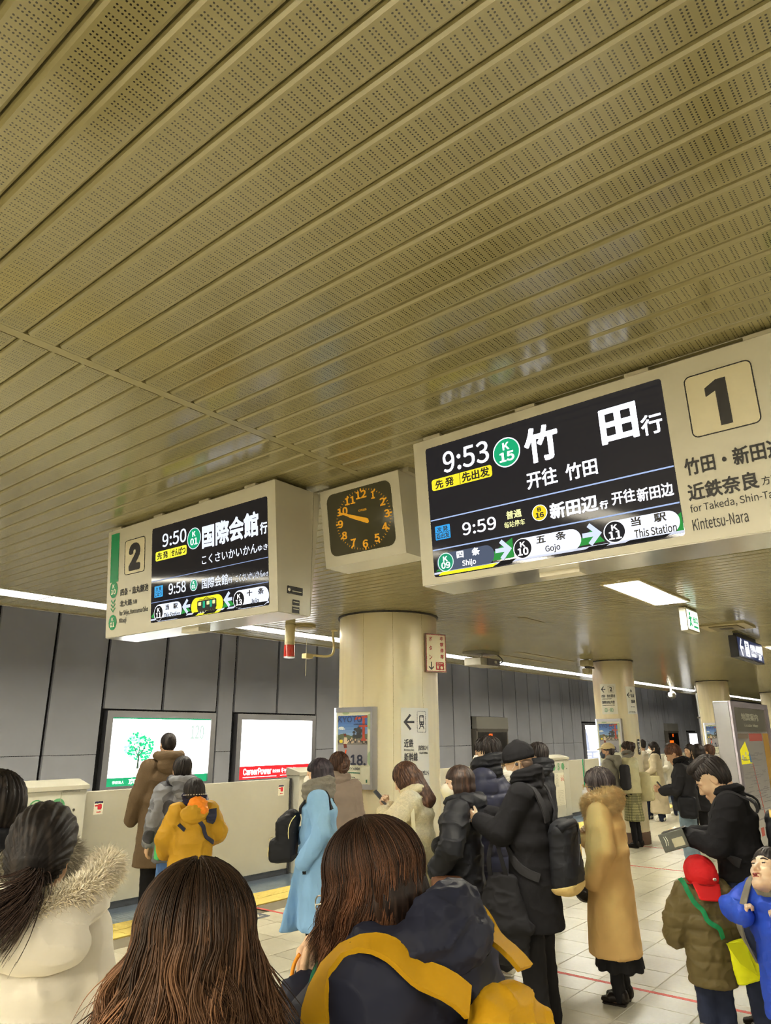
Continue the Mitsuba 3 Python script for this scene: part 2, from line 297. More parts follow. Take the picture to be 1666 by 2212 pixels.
obj('lettering', onwall([fit('CareerPower', a+.12, a+.86, c+.075, c+.205, 4, 'inter'), fit('株式会社', a+.89, a+1.10, c+.10, c+.165, 2), fit('キャリアパワー', a+1.13, a+1.64, c+.075, c+.195, 4), sbox(a+.12, c+.03, a+1.0, c+.045), sbox(a+1.1, c+.035, a+1.6, c+.048)], 11.465), 'white_sheet', t, **glow('#ffffff', 1.7, .01))
t, (a, b, c, d) = lightbox(25.58, 27.12, .9, 2.2, 'white light box far down the wall, left of the second pillar', .06)
obj('picture_print', onwall([poly((a, d-.02), (a+.25, d-.4), (a+.32, c+.3), (a, c+.3)), sbox(a, c+.0, b, c+.26)]), M('#b9c2d6'), t, **glow('#b9c2dc', .9, .01))
obj('lettering', onwall([sbox(a+.08, c+.14, a+.45, c+.2), sbox(a+.08, c+.04, a+.42, c+.1), sbox(a+.6, c+.05, a+1.25, c+.2)], 11.464), 'white_sheet', t, **glow('#ffffff', 1.8, .01))
t, (a, b, c, d) = lightbox(37.6, 39.1, .9, 1.9, 'small white light box furthest down the wall by the third pillar', .06)
# train approach boards with amber diodes
amb = M('#2a1a0c', .4)
def board(x0, x1, z0, z1, label, hood):
    t = thing('train_information_board', label, 'display board')
    obj('case', cat([rbox(x0, x1, 11.36, 11.58, z0, z1, .02), bx(x0+.03, x1-.03, 11.33, 11.37, z0, z0+.06), bx(x0+.03, x1-.03, 11.33, 11.37, z1-.06, z1)]), M('#6c675c', .5, .3), t)
    obj('screen', bx(x0+.1, x1-.1, 11.345, 11.365, z0+.12, z1-.1), M('#14100c', .3), t)
    if hood: obj('hood', flat(sbox(x0, z1+.0, x1, z1+.33), (0, 11.5, 0), (1, 0, 0), (0, 0, 1), 0, .16), M('#9a978b', .4, .4), t)
    w = x1-x0; h = z1-z0
    obj('lit_lettering', flat([sbox(x0+.12, z0+h*.40, x0+w*.42, z0+h*.56).difference(fit('1', x0+w*.16, x0+w*.20, z0+h*.42, z0+h*.54, 4)), fit('次発', x0+w*.16, x0+w*.36, z0+h*.24, z0+h*.37, 3), fit('普通', x0+w*.2, x0+w*.36, z0+h*.14, z0+h*.22, 3), fit('行', x0+w*.36, x0+w*.48, z0+h*.72, z0+h*.86, 3)], (0, 11.345, 0), (1, 0, 0), (0, 0, 1), 0, .003), amb, t, **glow('#ff5a10', 2.2, .02))
board(18.1, 19.9, 1.0, 1.98, 'amber train approach board on the far wall left of the man in navy', True)
board(34.4, 35.9, 1.0, 1.95, 'amber train approach board far down the wall between the second and third pillar', True)
# ---------------------------------------------------------------- platform screen doors
mat('door_cream', (.40, .38, .30), .38, 0, .5); mat('door_grey', (.44, .43, .36), .4)
drk = M('#15161a', .6); rub = M('#26282c', .7)
def door_panel(x0, x1, label, green=False):
    t = thing('screen_door_panel', label, 'platform door')
    obj('panel', rbox(x0, x1, 7.83, 7.885, .07, 1.226, .008), 'door_cream', t); obj('sill', bx(x0, x1, 7.84, 7.875, 0, .07), rub, t)
    obj('edge_post', bx(x1, x1+.035, 7.825, 7.89, .0, 1.226), M('#0d7a50') if green else drk, t)
    return t
def sticker(t, x, z, y=7.828, s=1.0):
    k = obj('sticker', flat(rrect(-.055*s, .055*s, -.08*s, .055*s, .004), (x, y+.002, z), (1, 0, 0), (0, 0, 1), 0, .001), M('#d8d2bf'), t)
    obj('print', flat([sbox(-.05*s, .035*s, .05*s, .055*s)], (x, y+.002, z), (1, 0, 0), (0, 0, 1), .001, .001), M('#2e2840'), k)
    obj('print', flat([rrect(-.012*s, .038*s, -.03*s, .028*s, .015*s), rrect(-.045*s, .0, .005*s, .02*s, .006*s), sbox(-.02*s, -.06*s, .03*s, -.05*s)], (x, y+.002, z), (1, 0, 0), (0, 0, 1), .001, .001), M('#b3202c'), k)
t = door_panel(4.38, 7.48, 'long cream screen door panel behind the man in brown and the two boys'); sticker(t, 4.58, 1.06); sticker(t, 7.32, 1.09)
door_panel(-3.2, 2.5, 'cream screen door panel out of frame left'); door_panel(9.4, 12.0, 'cream screen door panel hidden behind the large pillar'); t = door_panel(12.05, 14.7, 'cream screen door panel between the large pillar and the cabinet numbered 3')
door_panel(16.3, 17.25, 'short cream screen door panel with a green end post', True); door_panel(17.4, 20.5, 'cream screen door panel behind the second pillar'); door_panel(22.2, 27, 'cream screen door panel beyond the second pillar'); door_panel(28.6, 36, 'furthest cream screen door panel')
def cabinet(x0, x1, num, label, full=True):
    t = thing('screen_door_cabinet', label, 'door cabinet')
    obj('body', rbox(x0, x1, 7.72, 7.98, 0, 1.26, .006), 'door_grey', t)
    obj('lid', tri(m3.Manifold.hull_points(A([[x, y, z] for x in (x0-.015, x1+.015) for y, z in ((7.70, 1.262), (7.70, 1.305), (7.98, 1.262), (7.98, 1.36), (7.93, 1.36))]))), 'door_cream', t)
    obj('seam', bx(x1-.29, x1-.285, 7.715, 7.722, .05, 1.25), M('#8d8a78'), t); obj('kick_plate', bx(x0, x1, 7.705, 7.722, 0, .06), rub, t)
    q = lambda gs, m, off=0: obj('print', flat(gs, (0, 7.719-off, 0), (1, 0, 0), (0, 0, 1), 0, .001), m, t)
    dg = M('#3f7a4e'); c = x1-.31
    if full:
        q([disc(c-.0, 1.11, .075), disc(c-.46, 1.11, .075), ring(disc(c-.23, 1.11, .075), .014)], dg); q(fit(num, c-.26, c-.20, 1.06, 1.16, 3), dg)
        q([disc(x1-.13, 1.06, .014)], M('#5a574e', .3, .8), .004); q([sbox(x1-.28, 1.24, x1-.08, 1.255)], M('#77756a'), .001)
        o = c-.43
        q([sbox(o, .30, o+.46, .98)], M('#c9c5b2')); q([sbox(o+.02, .94-.022*i, o+.14+.05*((i*7) % 3)/3, .948-.022*i) for i in range(12)], M('#9a9888'), .001)
        q([fit('人', o+.27+.06*i, o+.315+.06*i, .80, .92, 4) for i in range(3)], M('#a8483c'), .001)
        q([sbox(o+.10, .60-.035*i, o+.40, .604-.035*i) for i in range(9)], M('#8c8a7c'), .001)
    return t
cabinet(2.55, 4.36, '2', 'cream screen door cabinet with green discs at the left behind the dark heads')
cabinet(7.56, 9.35, '3', 'cream screen door cabinet left of the large pillar behind the woman in light blue')
cabinet(14.75, 16.25, '3', 'cream screen door cabinet with green discs and the number 3, right of the beanie')
cabinet(20.6, 22.1, '4', 'cream screen door cabinet beyond the second pillar', False); cabinet(27.1, 28.5, '5', 'furthest cream screen door cabinet', False)
# ---------------------------------------------------------------- pillars
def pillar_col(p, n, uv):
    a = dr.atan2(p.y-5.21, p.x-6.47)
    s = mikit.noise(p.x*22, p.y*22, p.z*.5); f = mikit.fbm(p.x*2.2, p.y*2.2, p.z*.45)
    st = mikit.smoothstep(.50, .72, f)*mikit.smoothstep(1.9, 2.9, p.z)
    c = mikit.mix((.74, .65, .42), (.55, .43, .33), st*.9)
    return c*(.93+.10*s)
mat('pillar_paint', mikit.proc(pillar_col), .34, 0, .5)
scuff = M('#6d6350', .7)
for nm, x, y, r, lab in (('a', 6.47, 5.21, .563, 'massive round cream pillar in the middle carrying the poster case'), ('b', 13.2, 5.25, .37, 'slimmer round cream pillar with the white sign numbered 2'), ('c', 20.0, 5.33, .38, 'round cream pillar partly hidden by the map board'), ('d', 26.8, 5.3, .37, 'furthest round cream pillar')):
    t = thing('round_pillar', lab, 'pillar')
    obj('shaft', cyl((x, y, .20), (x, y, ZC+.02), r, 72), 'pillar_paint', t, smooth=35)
    obj('plinth', cyl((x, y, 0), (x, y, .20), r+.006, 72), M('#4a3628', .5), t, smooth=35)
    obj('ceiling_ring', cyl((x, y, ZC-.018), (x, y, ZC+.01), r+.022, 72), M('#1d1a15', .5), t, smooth=35)  # dark ring stands in for the shadow where shaft meets ceiling
    if nm == 'a': obj('seam', cat([cyl((x+(r-.001)*math.cos(q), y+(r-.001)*math.sin(q), .2), (x+(r-.001)*math.cos(q), y+(r-.001)*math.sin(q), ZC), .0022, 6) for q in np.radians([-136, -170, -100])]), M('#a8986a'), t)
def curved(gs, cx, cy, r, ang, z0, off=.003):
    """Print wrapped round a pillar; u runs along the surface from the angle ang (degrees), v is the height over z0."""
    g = union_all([x.buffer(0) for x in (gs if isinstance(gs, (list, tuple)) else [gs])]); u0, v0, u1, v1 = g.bounds; n = max(2, int((u1-u0)/.03)); out = []
    for i in range(n):
        c = g.intersection(sbox(u0+(u1-u0)*i/n, v0-1, u0+(u1-u0)*(i+1)/n, v1+1))
        for q in getattr(c, 'geoms', [c]):
            if isinstance(q, Polygon) and q.area > 1e-8: out.append(trimesh.creation.extrude_polygon(q, .0015, engine='earcut'))
    m = cat(out); v = m.vertices.copy(); th = math.radians(ang)+v[:, 0]/r; rr = r+off+v[:, 2]
    m.vertices = np.c_[cx+rr*np.cos(th), cy+rr*np.sin(th), z0+v[:, 1]]; return m
ink = M('#14141a', .5); offw = M('#d6d3c4', .45)
# curved white direction sign on the large pillar
t = thing('direction_sign', 'tall white curved sign with an arrow and a train pictogram on the large pillar', 'sign')
PC = (6.47, 5.21, .563); S_ = lambda gs, off: curved(gs, *PC, -128, 0, off)
W_ = .346
obj('plate', S_(rrect(0, W_, 1.22, 2.08, .005), .004), offw, t)
def arrow_left(u, v, s):   # broad pictogram arrow, tip at (u, v)
    return union_all([line([(u+.02*s, v), (u+s, v)], .20*s), line([(u+.62*s, v+.66*s), (u+.06*s, v), (u+.62*s, v-.66*s)], .20*s)])
tr_ = lambda u, v, s: union_all([rrect(u-.26*s, u+.26*s, v-.30*s, v+.55*s, .10*s).difference(union_all([rrect(u-.19*s, u+.19*s, v+.02*s, v+.36*s, .03*s), sbox(u-.12*s, v+.42*s, u+.12*s, v+.50*s), disc(u-.13*s, v-.14*s, .05*s), disc(u+.13*s, v-.14*s, .05*s)])), line([(u-.10*s, v-.3*s), (u-.28*s, v-.62*s)], .07*s), line([(u+.10*s, v-.3*s), (u+.28*s, v-.62*s)], .07*s), sbox(u-.2*s, v-.45*s, u+.2*s, v-.40*s)])
obj('print', S_([arrow_left(.035, 1.935, .115), tr_(.245, 1.94, .12), ring(rrect(.185, .305, 1.83, 2.045, .012), .003), fit('近鉄', .03, .135, 1.68, 1.765, 2), fit('新幹線', .03, .185, 1.545, 1.63, 2), fit('Kintetsu Line', .03, .14, 1.645, 1.668, 1), fit('Shinkansen', .03, .13, 1.51, 1.532, 1),
   fit('(南改札口へ)', .195, .335, 1.645, 1.70, 1), fit('(中央改札口へ)', .195, .335, 1.40, 1.45, 1), fit('to South Ticket Gate', .205, .325, 1.615, 1.635, 0), fit('近鉄', .03, .135, 1.40, 1.48, 2)], .0056), ink, t)
# emergency-stop sign standing off the pillar
t = thing('emergency_sign', 'small cream sign with red characters and a down arrow high on the large pillar', 'sign')
th = math.radians(-112); e_r = A([-math.sin(th), math.cos(th), 0]); e_n = A([math.cos(th), math.sin(th), 0]); base = A([6.47+.635*math.cos(math.radians(-85)), 5.21+.635*math.sin(math.radians(-85)), 2.46])-e_r*.135
obj('bracket', cyl((6.47+.55*math.cos(math.radians(-85)), 5.21+.55*math.sin(math.radians(-85)), 2.66), base+e_r*.135+A([0, 0, .2])-e_n*.03, .02, 8), M('#6a5648', .45, .2), t)
P = lambda gs, off, d=.001: flat(gs, base, e_r, (0, 0, 1), off, d)
obj('case', P(sbox(0, 0, .27, .42), -.05, .05), M('#6a5648', .45, .2), t)
obj('plate', P(sbox(.012, .012, .258, .408), 0, .002), M('#cfc5a4', .45), t)
red = M('#8e1f1c', .5); obj('print', P([ring(sbox(.008, .008, .262, .412), .006)] + [fit(c, .19, .235, .345-.066*i, .393-.066*i, 2) for i, c in enumerate('非常停車')] + [fit(c, .045, .085, .335-.10*i, .385-.10*i, 2) for i, c in enumerate('ボタン')], .0022), red, t)
obj('print', P([line([(.07, .11), (.07, .03)], .012), line([(.04, .06), (.07, .03), (.10, .06)], .012)], .0022), ink, t)
obj('button_mark', P([rrect(.13, .235, .025, .11, .006).difference(union_all([fit('STOP', .145, .22, .088, .104, 2), disc(.205, .05, .018), sbox(.145, .04, .165, .07), sbox(.145, .078, .185, .082)]))], .0022), red, t)
# poster cases
def poster_photo(u0, u1, v0, v1):
    w, h = u1-u0, v1-v0; X = lambda a: u0+w*a; Y = lambda a: v0+h*a
    L = []
    for i in range(8): L.append((sbox(X(0), Y(.52+.06*i), X(1), Y(.58+.06*i)), ['#8fa9c9', '#7f9cc4', '#6f8fbd', '#5c81b6', '#4d74ae', '#4269a6', '#385f9e', '#315696'][i]))
    r = np.random.default_rng(8)
    L.append((union_all([disc(X(.08+.1*r.random()), Y(.70+.06*r.random()), w*.09, h*.015) for _ in range(5)]), '#d5dbe0'))
    L.append((poly((X(0), Y(.5)), (X(0), Y(.60)), (X(.2), Y(.63)), (X(.45), Y(.58)), (X(1), Y(.62)), (X(1), Y(.5))), '#4f5a44'))
    L.append((sbox(X(0), Y(.0), X(1), Y(.46)), '#8b8a90')); L.append((sbox(X(0), Y(.40), X(1), Y(.52)), '#6d6a66'))
    L.append((union_all([disc(X(r.random()), Y(.44+.1*r.random()), w*.035, h*.03) for _ in range(26)]), '#3a3431')); L.append((union_all([disc(X(r.random()), Y(.44+.09*r.random()), w*.025, h*.022) for _ in range(16)]), '#b9a58f'))
    L.append((union_all([disc(X(.1+.02*i), Y(.47), w*.05, h*.035) for i in range(2)]), '#d3c23c'))
    L.append((union_all([disc(X(.55+.25*r.random()), Y(.55+.2*r.random()), w*.05, h*.028) for _ in range(22)]), '#26282e'))
    L.append((union_all([sbox(X(.84), Y(.48), X(.92), Y(.93)), poly((X(.55), Y(.90)), (X(1), Y(.95)), (X(1), Y(1)), (X(.62), Y(.97))), sbox(X(.72), Y(.76), X(1), Y(.80)), sbox(X(.8), Y(.48), X(.95), Y(.53))]), '#9c3a2a'))
    L.append((poly((X(.22), Y(.55)), (X(.32), Y(.55)), (X(.33), Y(.42)), (X(.27), Y(.36)), (X(.2), Y(.42))), '#c7b79c')); L.append((union_all([disc(X(.25), Y(.60), w*.045, h*.03), poly((X(.2), Y(.42)), (X(.3), Y(.42)), (X(.33), Y(.34)), (X(.22), Y(.33)))]), '#5e2a22'))
    L.append((poly((X(.22), Y(.16)), (X(.27), Y(.30)), (X(.31), Y(.30)), (X(.28), Y(.16))), '#e2572e'))
    L.append((fit('KYOTO', X(.0), X(.82), Y(.86), Y(.985), 1, 'inter'), '#262f57')); L.append((fit('MARATHON', X(.55), X(.98), Y(.80), Y(.835), 1, 'inter'), '#2a3050'))
    return L
def poster_case(o, ru, w, h, label, th=.07):
    t = thing('poster_case', label, 'poster')
    ru = A(ru, float); o = A(o, float); P = lambda gs, off, d=.001: flat(gs, o, ru, (0, 0, 1), off, d)
    obj('case', P(sbox(0, 0, w, h), -th, th), alu, t)
    obj('rail', P([sbox(0, h-.05, w, h), sbox(0, 0, w, .05)], 0, .012), alu, t); obj('lit_edge', P([sbox(0, 0, .022, h)], 0, .016), 'white_sheet', t, **glow('#cfe6ff', 1.0, .02)); obj('side_rail', P([sbox(w-.028, 0, w, h)], 0, .016), alu, t)
    obj('paper', P(sbox(.022, .05, w-.028, h-.05), 0, .003), M('#cfcfb9', .35), t)
    u0, u1, v0, v1 = .05, w-.075, .235*h/.81, h-.085; L = poster_photo(u0, u1, v0, v1)
    by = {}
    for i, (g_, c) in enumerate(L): obj('picture_print', P(g_.intersection(sbox(u0, v0, u1, v1)), .003+.0002*i, .0004), M(c, .4), t)
    s = h/.81
    obj('lettering', P([fit('2.18.', u0+.05, u1-.02, v0-.005, v0+.10*s, 3, 'inter'), fit('京都マラソン2024', u0+.05, u1-.10, v0-.055*s, v0-.022*s, 1), sbox(u0+.05, v0-.125*s, u0+.25, v0-.121*s), sbox(u0+.02, v0-.14*s, u1-.1, v0-.137*s), fit('BUTTERFLY', u0+.1, u1-.1, v0-.165*s, v0-.155*s, 0) if False else sbox(u0+.1, v0-.165*s, u1-.12, v0-.157*s)], .0065, .0006), M('#1b1f33', .4), t)
    obj('picture_print', P([sbox(u0+.05, v0-.085*s, u1-.10, v0-.073*s), sbox(u1-.02, v0-.17*s, u1, v0-.14*s)], .0045, .0006), M('#2f5a49', .4), t)
    obj('picture_print', P([disc(w-.04, .30, .035, .07).intersection(sbox(0, 0, w-.028, h)), disc(w-.05, h-.15, .03, .08).intersection(sbox(0, 0, w-.028, h)), disc(.16, h-.06, .05, .015).intersection(sbox(0, 0, w, h-.05))], .0034, .0005), M('#9cb08c', .4), t)
poster_case((5.885, 5.485, 1.275), (0, -1, 0), .54, .815, 'lit poster case of a running event leaning on the left of the large pillar')
poster_case((12.80, 5.49, 1.27), (0, -1, 0), .47, .80, 'lit poster case on the second pillar behind the man in the cap')
poster_case((19.6, 5.56, 1.27), (0, -1, 0), .47, .80, 'lit poster case on the third pillar left of the map board')
# signs on the second pillar
t = thing('direction_sign', 'white curved sign with an arrow and the number 2 on the second pillar', 'sign')
P2 = (13.2, 5.25, .37); S_ = lambda gs, off: curved(gs, *P2, -198, 0, off)
obj('plate', S_(rrect(0, .29, 2.15, 2.68, .005), .004), offw, t)
obj('print', S_([arrow_left(.025, 2.585, .08), fit('2', .18, .225, 2.545, 2.625, 3), ring(rrect(.155, .25, 2.53, 2.64, .01), .003), fit('四条・烏丸御池', .02, .265, 2.44, 2.495, 2), fit('国際会館方面', .02, .25, 2.33, 2.385, 2), sbox(.02, 2.41, .2, 2.42), sbox(.02, 2.30, .25, 2.31)], .0056), ink, t)
obj('print', S_([ring(disc(.085, 2.22, .034), .006), ring(disc(.185, 2.22, .034), .006), fit('K', .073, .097, 2.225, 2.245, 2), fit('10', .068, .102, 2.198, 2.22, 2), fit('K', .173, .197, 2.225, 2.245, 2), fit('01', .168, .202, 2.198, 2.22, 2)], .0056), M('#2d7a50'), t)
t = thing('direction_sign', 'narrow white curved sign on the right flank of the second pillar', 'sign')
S_ = lambda gs, off: curved(gs, *P2, -126, 0, off)
obj('plate', S_(rrect(0, .29, 2.15, 2.63, .005), .004), offw, t)
obj('print', S_([arrow_left(.02, 2.48, .07), fit('東', .10, .14, 2.53, 2.58, 2), fit('近鉄', .10, .2, 2.44, 2.5, 2), fit('新幹線', .10, .22, 2.34, 2.4, 2), sbox(.08, 2.27, .2, 2.28), fit('Shinkansen', .02, .2, 2.18, 2.2, 0)], .0056), ink, t)
t = tag(obj('notice_plate', curved([rrect(0, .075, 1.46, 1.72, .006)], 13.2, 5.25, .37, -104, 0, .012), ink), 'small black notice plate on the right flank of the second pillar', 'sign')
obj('print', curved([fit('5', .015, .06, 1.5, 1.56, 3), fit('S', .015, .06, 1.58, 1.64, 3), sbox(.0, 1.67, .075, 1.685)], 13.2, 5.25, .37, -104, 0, .0138), offw, t)
# ---------------------------------------------------------------- hanging departure boards and clock (all at x = 2.43, faces leaning towards the reader)
mat('sign_shell', (.56, .54, .46), .38, 0, .5); mat('sign_bottom', (.60, .60, .58), .16, .75)
glassm = mat('display_glass', (.010, .010, .014), .06, 0, .22)
scene['screen_dark'] = {'type': 'twosided', 'bsdf': {'type': 'diffuse', 'reflectance': rgb((.012, .012, .014))}}
def face(o, deg):
    t = math.radians(deg); return A(o, float), A([0, -1.0, 0]), A([-math.sin(t), 0, math.cos(t)])
white = 'white_sheet'
def board_shell(t, o, w, h, deg, z1=ZC+.005):
    """Shell of a hanging double-sided board: trapezoid in section, the near face leaning by deg degrees."""
    o = A(o, float); dx = h*math.tan(math.radians(deg)); D = .34
    sec = Polygon([(0, 0), (D, 0), (D-dx*.9, -h), (dx, -h)])
    m = trimesh.creation.extrude_polygon(sec, w, engine='earcut'); v = m.vertices.copy(); m.vertices = np.c_[o[0]+v[:, 0], o[1]-w+v[:, 2], o[2]+v[:, 1]]
    m.invert() if m.volume < 0 else None
    obj('shell', m, 'sign_shell', t)
    b = Polygon([(dx+.008, 0), (D-dx*.9-.008, 0), (D-dx*.9-.008, .003), (dx+.008, .003)])
    obj('underside', bx(o[0]+dx+.006, o[0]+D-dx*.9-.006, o[1]-w+.006, o[1]-.006, o[2]-h-.004, o[2]-h+.001), 'sign_bottom', t)
    obj('hanger', bx(o[0]+.05, o[0]+D-.05, o[1]-w+.06, o[1]-.06, o[2], ZC+.003), M('#8f8a78', .5), t)
    for u in (.06, w*.32, w*.6, w*.85): obj('top_rib', bx(o[0]-.004, o[0]+.02, o[1]-u-.09, o[1]-u, o[2]+.001, o[2]+.014), M('#aaa594', .5), t)
class Face:
    def __init__(s, t, fr, slope=0): s.t, s.f, s.sl = t, fr, slope
    def put(s, name, gs, m, off=.0015, emit=None, k=1.0, d=.0008, parent=None):
        gs = [affinity.affine_transform(x, [1, 0, s.sl, 1, 0, 0]) for x in (gs if isinstance(gs, (list, tuple)) else [gs])]
        kw = glow(emit, k*SCREEN, .02) if emit is not None else {}
        return obj(name, flat(gs, *s.f, off, d), m, parent or s.t, kind='stuff' if len(gs) > 1 else None, **kw)
def circ_no(u, v, r, a, b, k=1.0): return [fit(a, u-r*.26, u+r*.26, v+r*.18, v+r*.72, 3), fit(b, u-r*.58, u+r*.58, v-r*.66, v+r*.04, 3)]
def capsule(u0, u1, v0, v1): return rrect(u0, u1, v0, v1, (v1-v0)/2-.0005)
def arrow_r(u0, u1, v, s=.06): return union_all([line([(u0, v), (u1-.01, v)], s*.30), line([(u1-s*.75, v+s*.62), (u1-.008, v), (u1-s*.75, v-s*.62)], s*.30)])
# ---- board 1
O1 = (2.432, 1.804, 3.08); W1, H1 = 1.66, .655
t = thing('departure_board', 'large hanging departure board for platform 1 at the right, white shell with a lit display', 'departure board')
board_shell(t, O1, W1, H1, 4.6); F = Face(t, face(O1, 4.6))
dk = F.put('display', rrect(.066, 1.124, -.629, -.042, .012), glassm, 0, '#191a22', .62)
q = lambda gs, c, off=.0015, k=1.0: F.put('screen_print', gs, 'screen_dark', off, c, k, parent=dk)
q([fit('9:53', .157, .390, -.178, -.082, 1), fit('竹', .556, .706, -.238, -.088, 3), fit('田', .878, 1.022, -.238, -.098, 3), fit('行', 1.030, 1.108, -.244, -.166, 2), fit('开往', .551, .684, -.340, -.270, 2), fit('竹田', .719, .848, -.342, -.275, 2),
   fit('9:59', .229, .393, -.472, -.417, 1), fit('新田辺', .636, .832, -.480, -.416, 3), fit('行', .838, .870, -.480, -.448, 4), fit('开往', .886, .974, -.474, -.424, 2), fit('新田边', .980, 1.109, -.481, -.431, 2),
   ring(disc(.473, -.160, .064), .005), ring(disc(.592, -.443, .033), .003)], '#f4f7ff', .0022, 1.35)
q([sbox(.068, -.380, 1.122, -.3745), sbox(.068, -.513, 1.122, -.5075)], '#9fb4dc')
q(disc(.473, -.160, .060), '#10a06a'); q(circ_no(.473, -.160, .060, 'K', '15'), '#ffffff', .003, 1.2)
q(rrect(.088, .397, -.246, -.194, .012), '#f2dc2a'); F.put('screen_print', [fit('先 発', .108, .205, -.240, -.201, 2), sbox(.2365, -.244, .2385, -.196), fit('先出发', .248, .385, -.241, -.199, 2)], ink, .003, parent=dk)
q(rrect(.088, .166, -.469, -.407, .004), '#2f9be0'); F.put('screen_print', [fit('次 発', .099, .155, -.435, -.412, 1), fit('后出发', .093, .161, -.465, -.442, 1), sbox(.09, -.4395, .164, -.4375)], ink, .003, parent=dk)
q([fit('普通', .443, .513, -.443, -.409, 2), fit('每站停车', .430, .524, -.478, -.452, 1)], '#f3f3a8', .0022); q(disc(.592, -.443, .031), '#f0d020'); F.put('screen_print', circ_no(.592, -.443, .030, 'B', '16'), ink, .003, parent=dk)
# route strip
q([poly((.30, -.60), (.46, -.52), (.46, -.60)), poly((.70, -.604), (.80, -.545), (.84, -.60)), poly((1.02, -.61), (1.122, -.545), (1.122, -.612)), poly((.075, -.605), (.10, -.59), (.14, -.608))], '#2a8a3a')
q([sbox(.068, -.618, 1.122, -.609)], '#c9cede', .002); q([poly((.09, -.625), (.105, -.612), (.385, -.612), (.36, -.625))], '#f0e020', .0024, 1.1)
q([poly((.37+i*.0, -.624), (.40, -.607), (.47, -.607), (.44, -.624)) for i in range(1)] + [poly((.75, -.624), (.78, -.611), (.86, -.611), (.83, -.624)), poly((.90, -.624), (.93, -.613), (1.08, -.613), (1.05, -.624))], '#11131a', .0024, .3)
q(capsule(.170-.085, .372, -.612, -.531), '#4a5468', .002); q(disc(.131, -.571, .041), '#d8f0e4', .0024); q(disc(.131, -.571, .037), '#1a8f66', .0028)
q([fit('K', .119, .143, -.568, -.545, 3), fit('09', .108, .154, -.598, -.570, 3), fit('四　条', .190, .305, -.565, -.532, 3), fit('Shijo', .215, .282, -.607, -.576, 2)], '#ffffff', .0034, 1.2)
for (u0, u1, a, b, c, d, e) in ((.460, .750, '10', '五　条', .565, 'Gojo', .60), (.838, 1.114, '11', '当　駅', .945, 'This Station', .952)):
    q(capsule(u0, u1, -.614, -.531), '#dfe6fb', .002, 1.15); q(disc(u0+.043, -.572, .042), '#ffffff', .0024); q(disc(u0+.043, -.572, .038), '#23252c', .0028, .5)
    q([fit('K', u0+.032, u0+.056, -.567, -.545, 3), fit(a, u0+.019, u0+.067, -.600, -.569, 3)], '#ffffff', .0034, 1.1)
    F.put('screen_print', [fit(b, c, c+.125, -.565, -.533, 2), fit(d, e, e+(.062 if d == 'Gojo' else .148), -.609, -.578, 1)], ink, .003, parent=dk)
q([arrow_r(.378, .450, -.563), arrow_r(.756, .828, -.566)], '#cdd8f5', .0024)
F.put('lettering', [ring(rrect(1.200, 1.422, -.297, -.068, .022), .004), poly((1.297, -.274), (1.335, -.274), (1.335, -.106), (1.303, -.106), (1.264, -.128), (1.264, -.160), (1.297, -.146)), fit('竹田・新田辺', 1.156, 1.47, -.424, -.362, 2), fit('近鉄奈良', 1.154, 1.378, -.514, -.454, 2), fit('方面', 1.386, 1.44, -.508, -.479, 0), fit('for Takeda, Shin-Tanabe', 1.154, 1.48, -.560, -.527, 0), fit('Kintetsu-Nara', 1.153, 1.328, -.618, -.578, 0)], ink)
F.put('green_stripe', sbox(1.53, -.345, 1.62, -.03), M('#0f7a4f'))
F.put('number_plate', rrect(1.201, 1.421, -.296, -.069, .021), M('#d3ccb3', .4), .0004)
obj('sensor', bx(O1[0]+.13, O1[0]+.19, 1.11, 1.28, O1[2]-H1-.022, O1[2]-H1-.004), M('#cfcabb', .4), t)
# ---- board 2
O2 = (2.329+.012, 4.239, 3.08); W2, H2 = 1.60, .683; sl = -.0105
t = thing('departure_board', 'hanging departure board for platform 2 at the left, with a green stripe and display', 'departure board')
board_shell(t, O2, W2, H2, 5.0); F = Face(t, face(O2, 5.0), sl)
dk = F.put('display', rrect(.497, 1.538, -.634, -.062, .012), glassm, 0, '#15151a', .55)
q([fit('9:50', .607, .842, -.194, -.113, 1), fit('国際会館', .989, 1.468, -.262, -.126, 3), fit('行', 1.480, 1.535, -.262, -.196, 3), fit('こくさいかいかん', .989, 1.455, -.352, -.300, 1), fit('ゆき', 1.460, 1.535, -.347, -.316, 1), fit('9:58', .676, .842, -.486, -.421, 1), fit('国際会館', .989, 1.216, -.489, -.430, 1), fit('行', 1.219, 1.252, -.484, -.454, 2), fit('こくさいかいかん', 1.280, 1.496, -.486, -.448, 0), fit('ゆき', 1.497, 1.537, -.484, -.462, 0),
   ring(disc(.916, -.188, .063), .005), ring(disc(.915, -.457, .034), .004)], '#dfe6f4', .0022, 1.0)
q([sbox(.499, -.390, 1.536, -.3855), sbox(.499, -.518, 1.536, -.5135)], '#7f90b8', .0015, .9)
q(disc(.916, -.188, .059), '#0f9a68'); q(circ_no(.916, -.188, .058, 'K', '01'), '#ffffff', .003); q(disc(.915, -.457, .031), '#2c9a72'); q(circ_no(.915, -.457, .030, 'K', '01'), '#ffffff', .003)
q(rrect(.538, .846, -.270, -.213, .012), '#f2ea3a'); F.put('screen_print', [fit('先 発', .558, .665, -.262, -.221, 2), sbox(.688, -.268, .690, -.215), fit('せんぱつ', .700, .836, -.262, -.220, 2)], ink, .003, parent=dk)
q(rrect(.533, .617, -.488, -.421, .004), '#3aa6e6'); F.put('screen_print', [fit('次 発', .546, .604, -.450, -.427, 1), fit('じはつ', .542, .608, -.483, -.459, 1), sbox(.535, -.4555, .615, -.4535)], ink, .003, parent=dk)
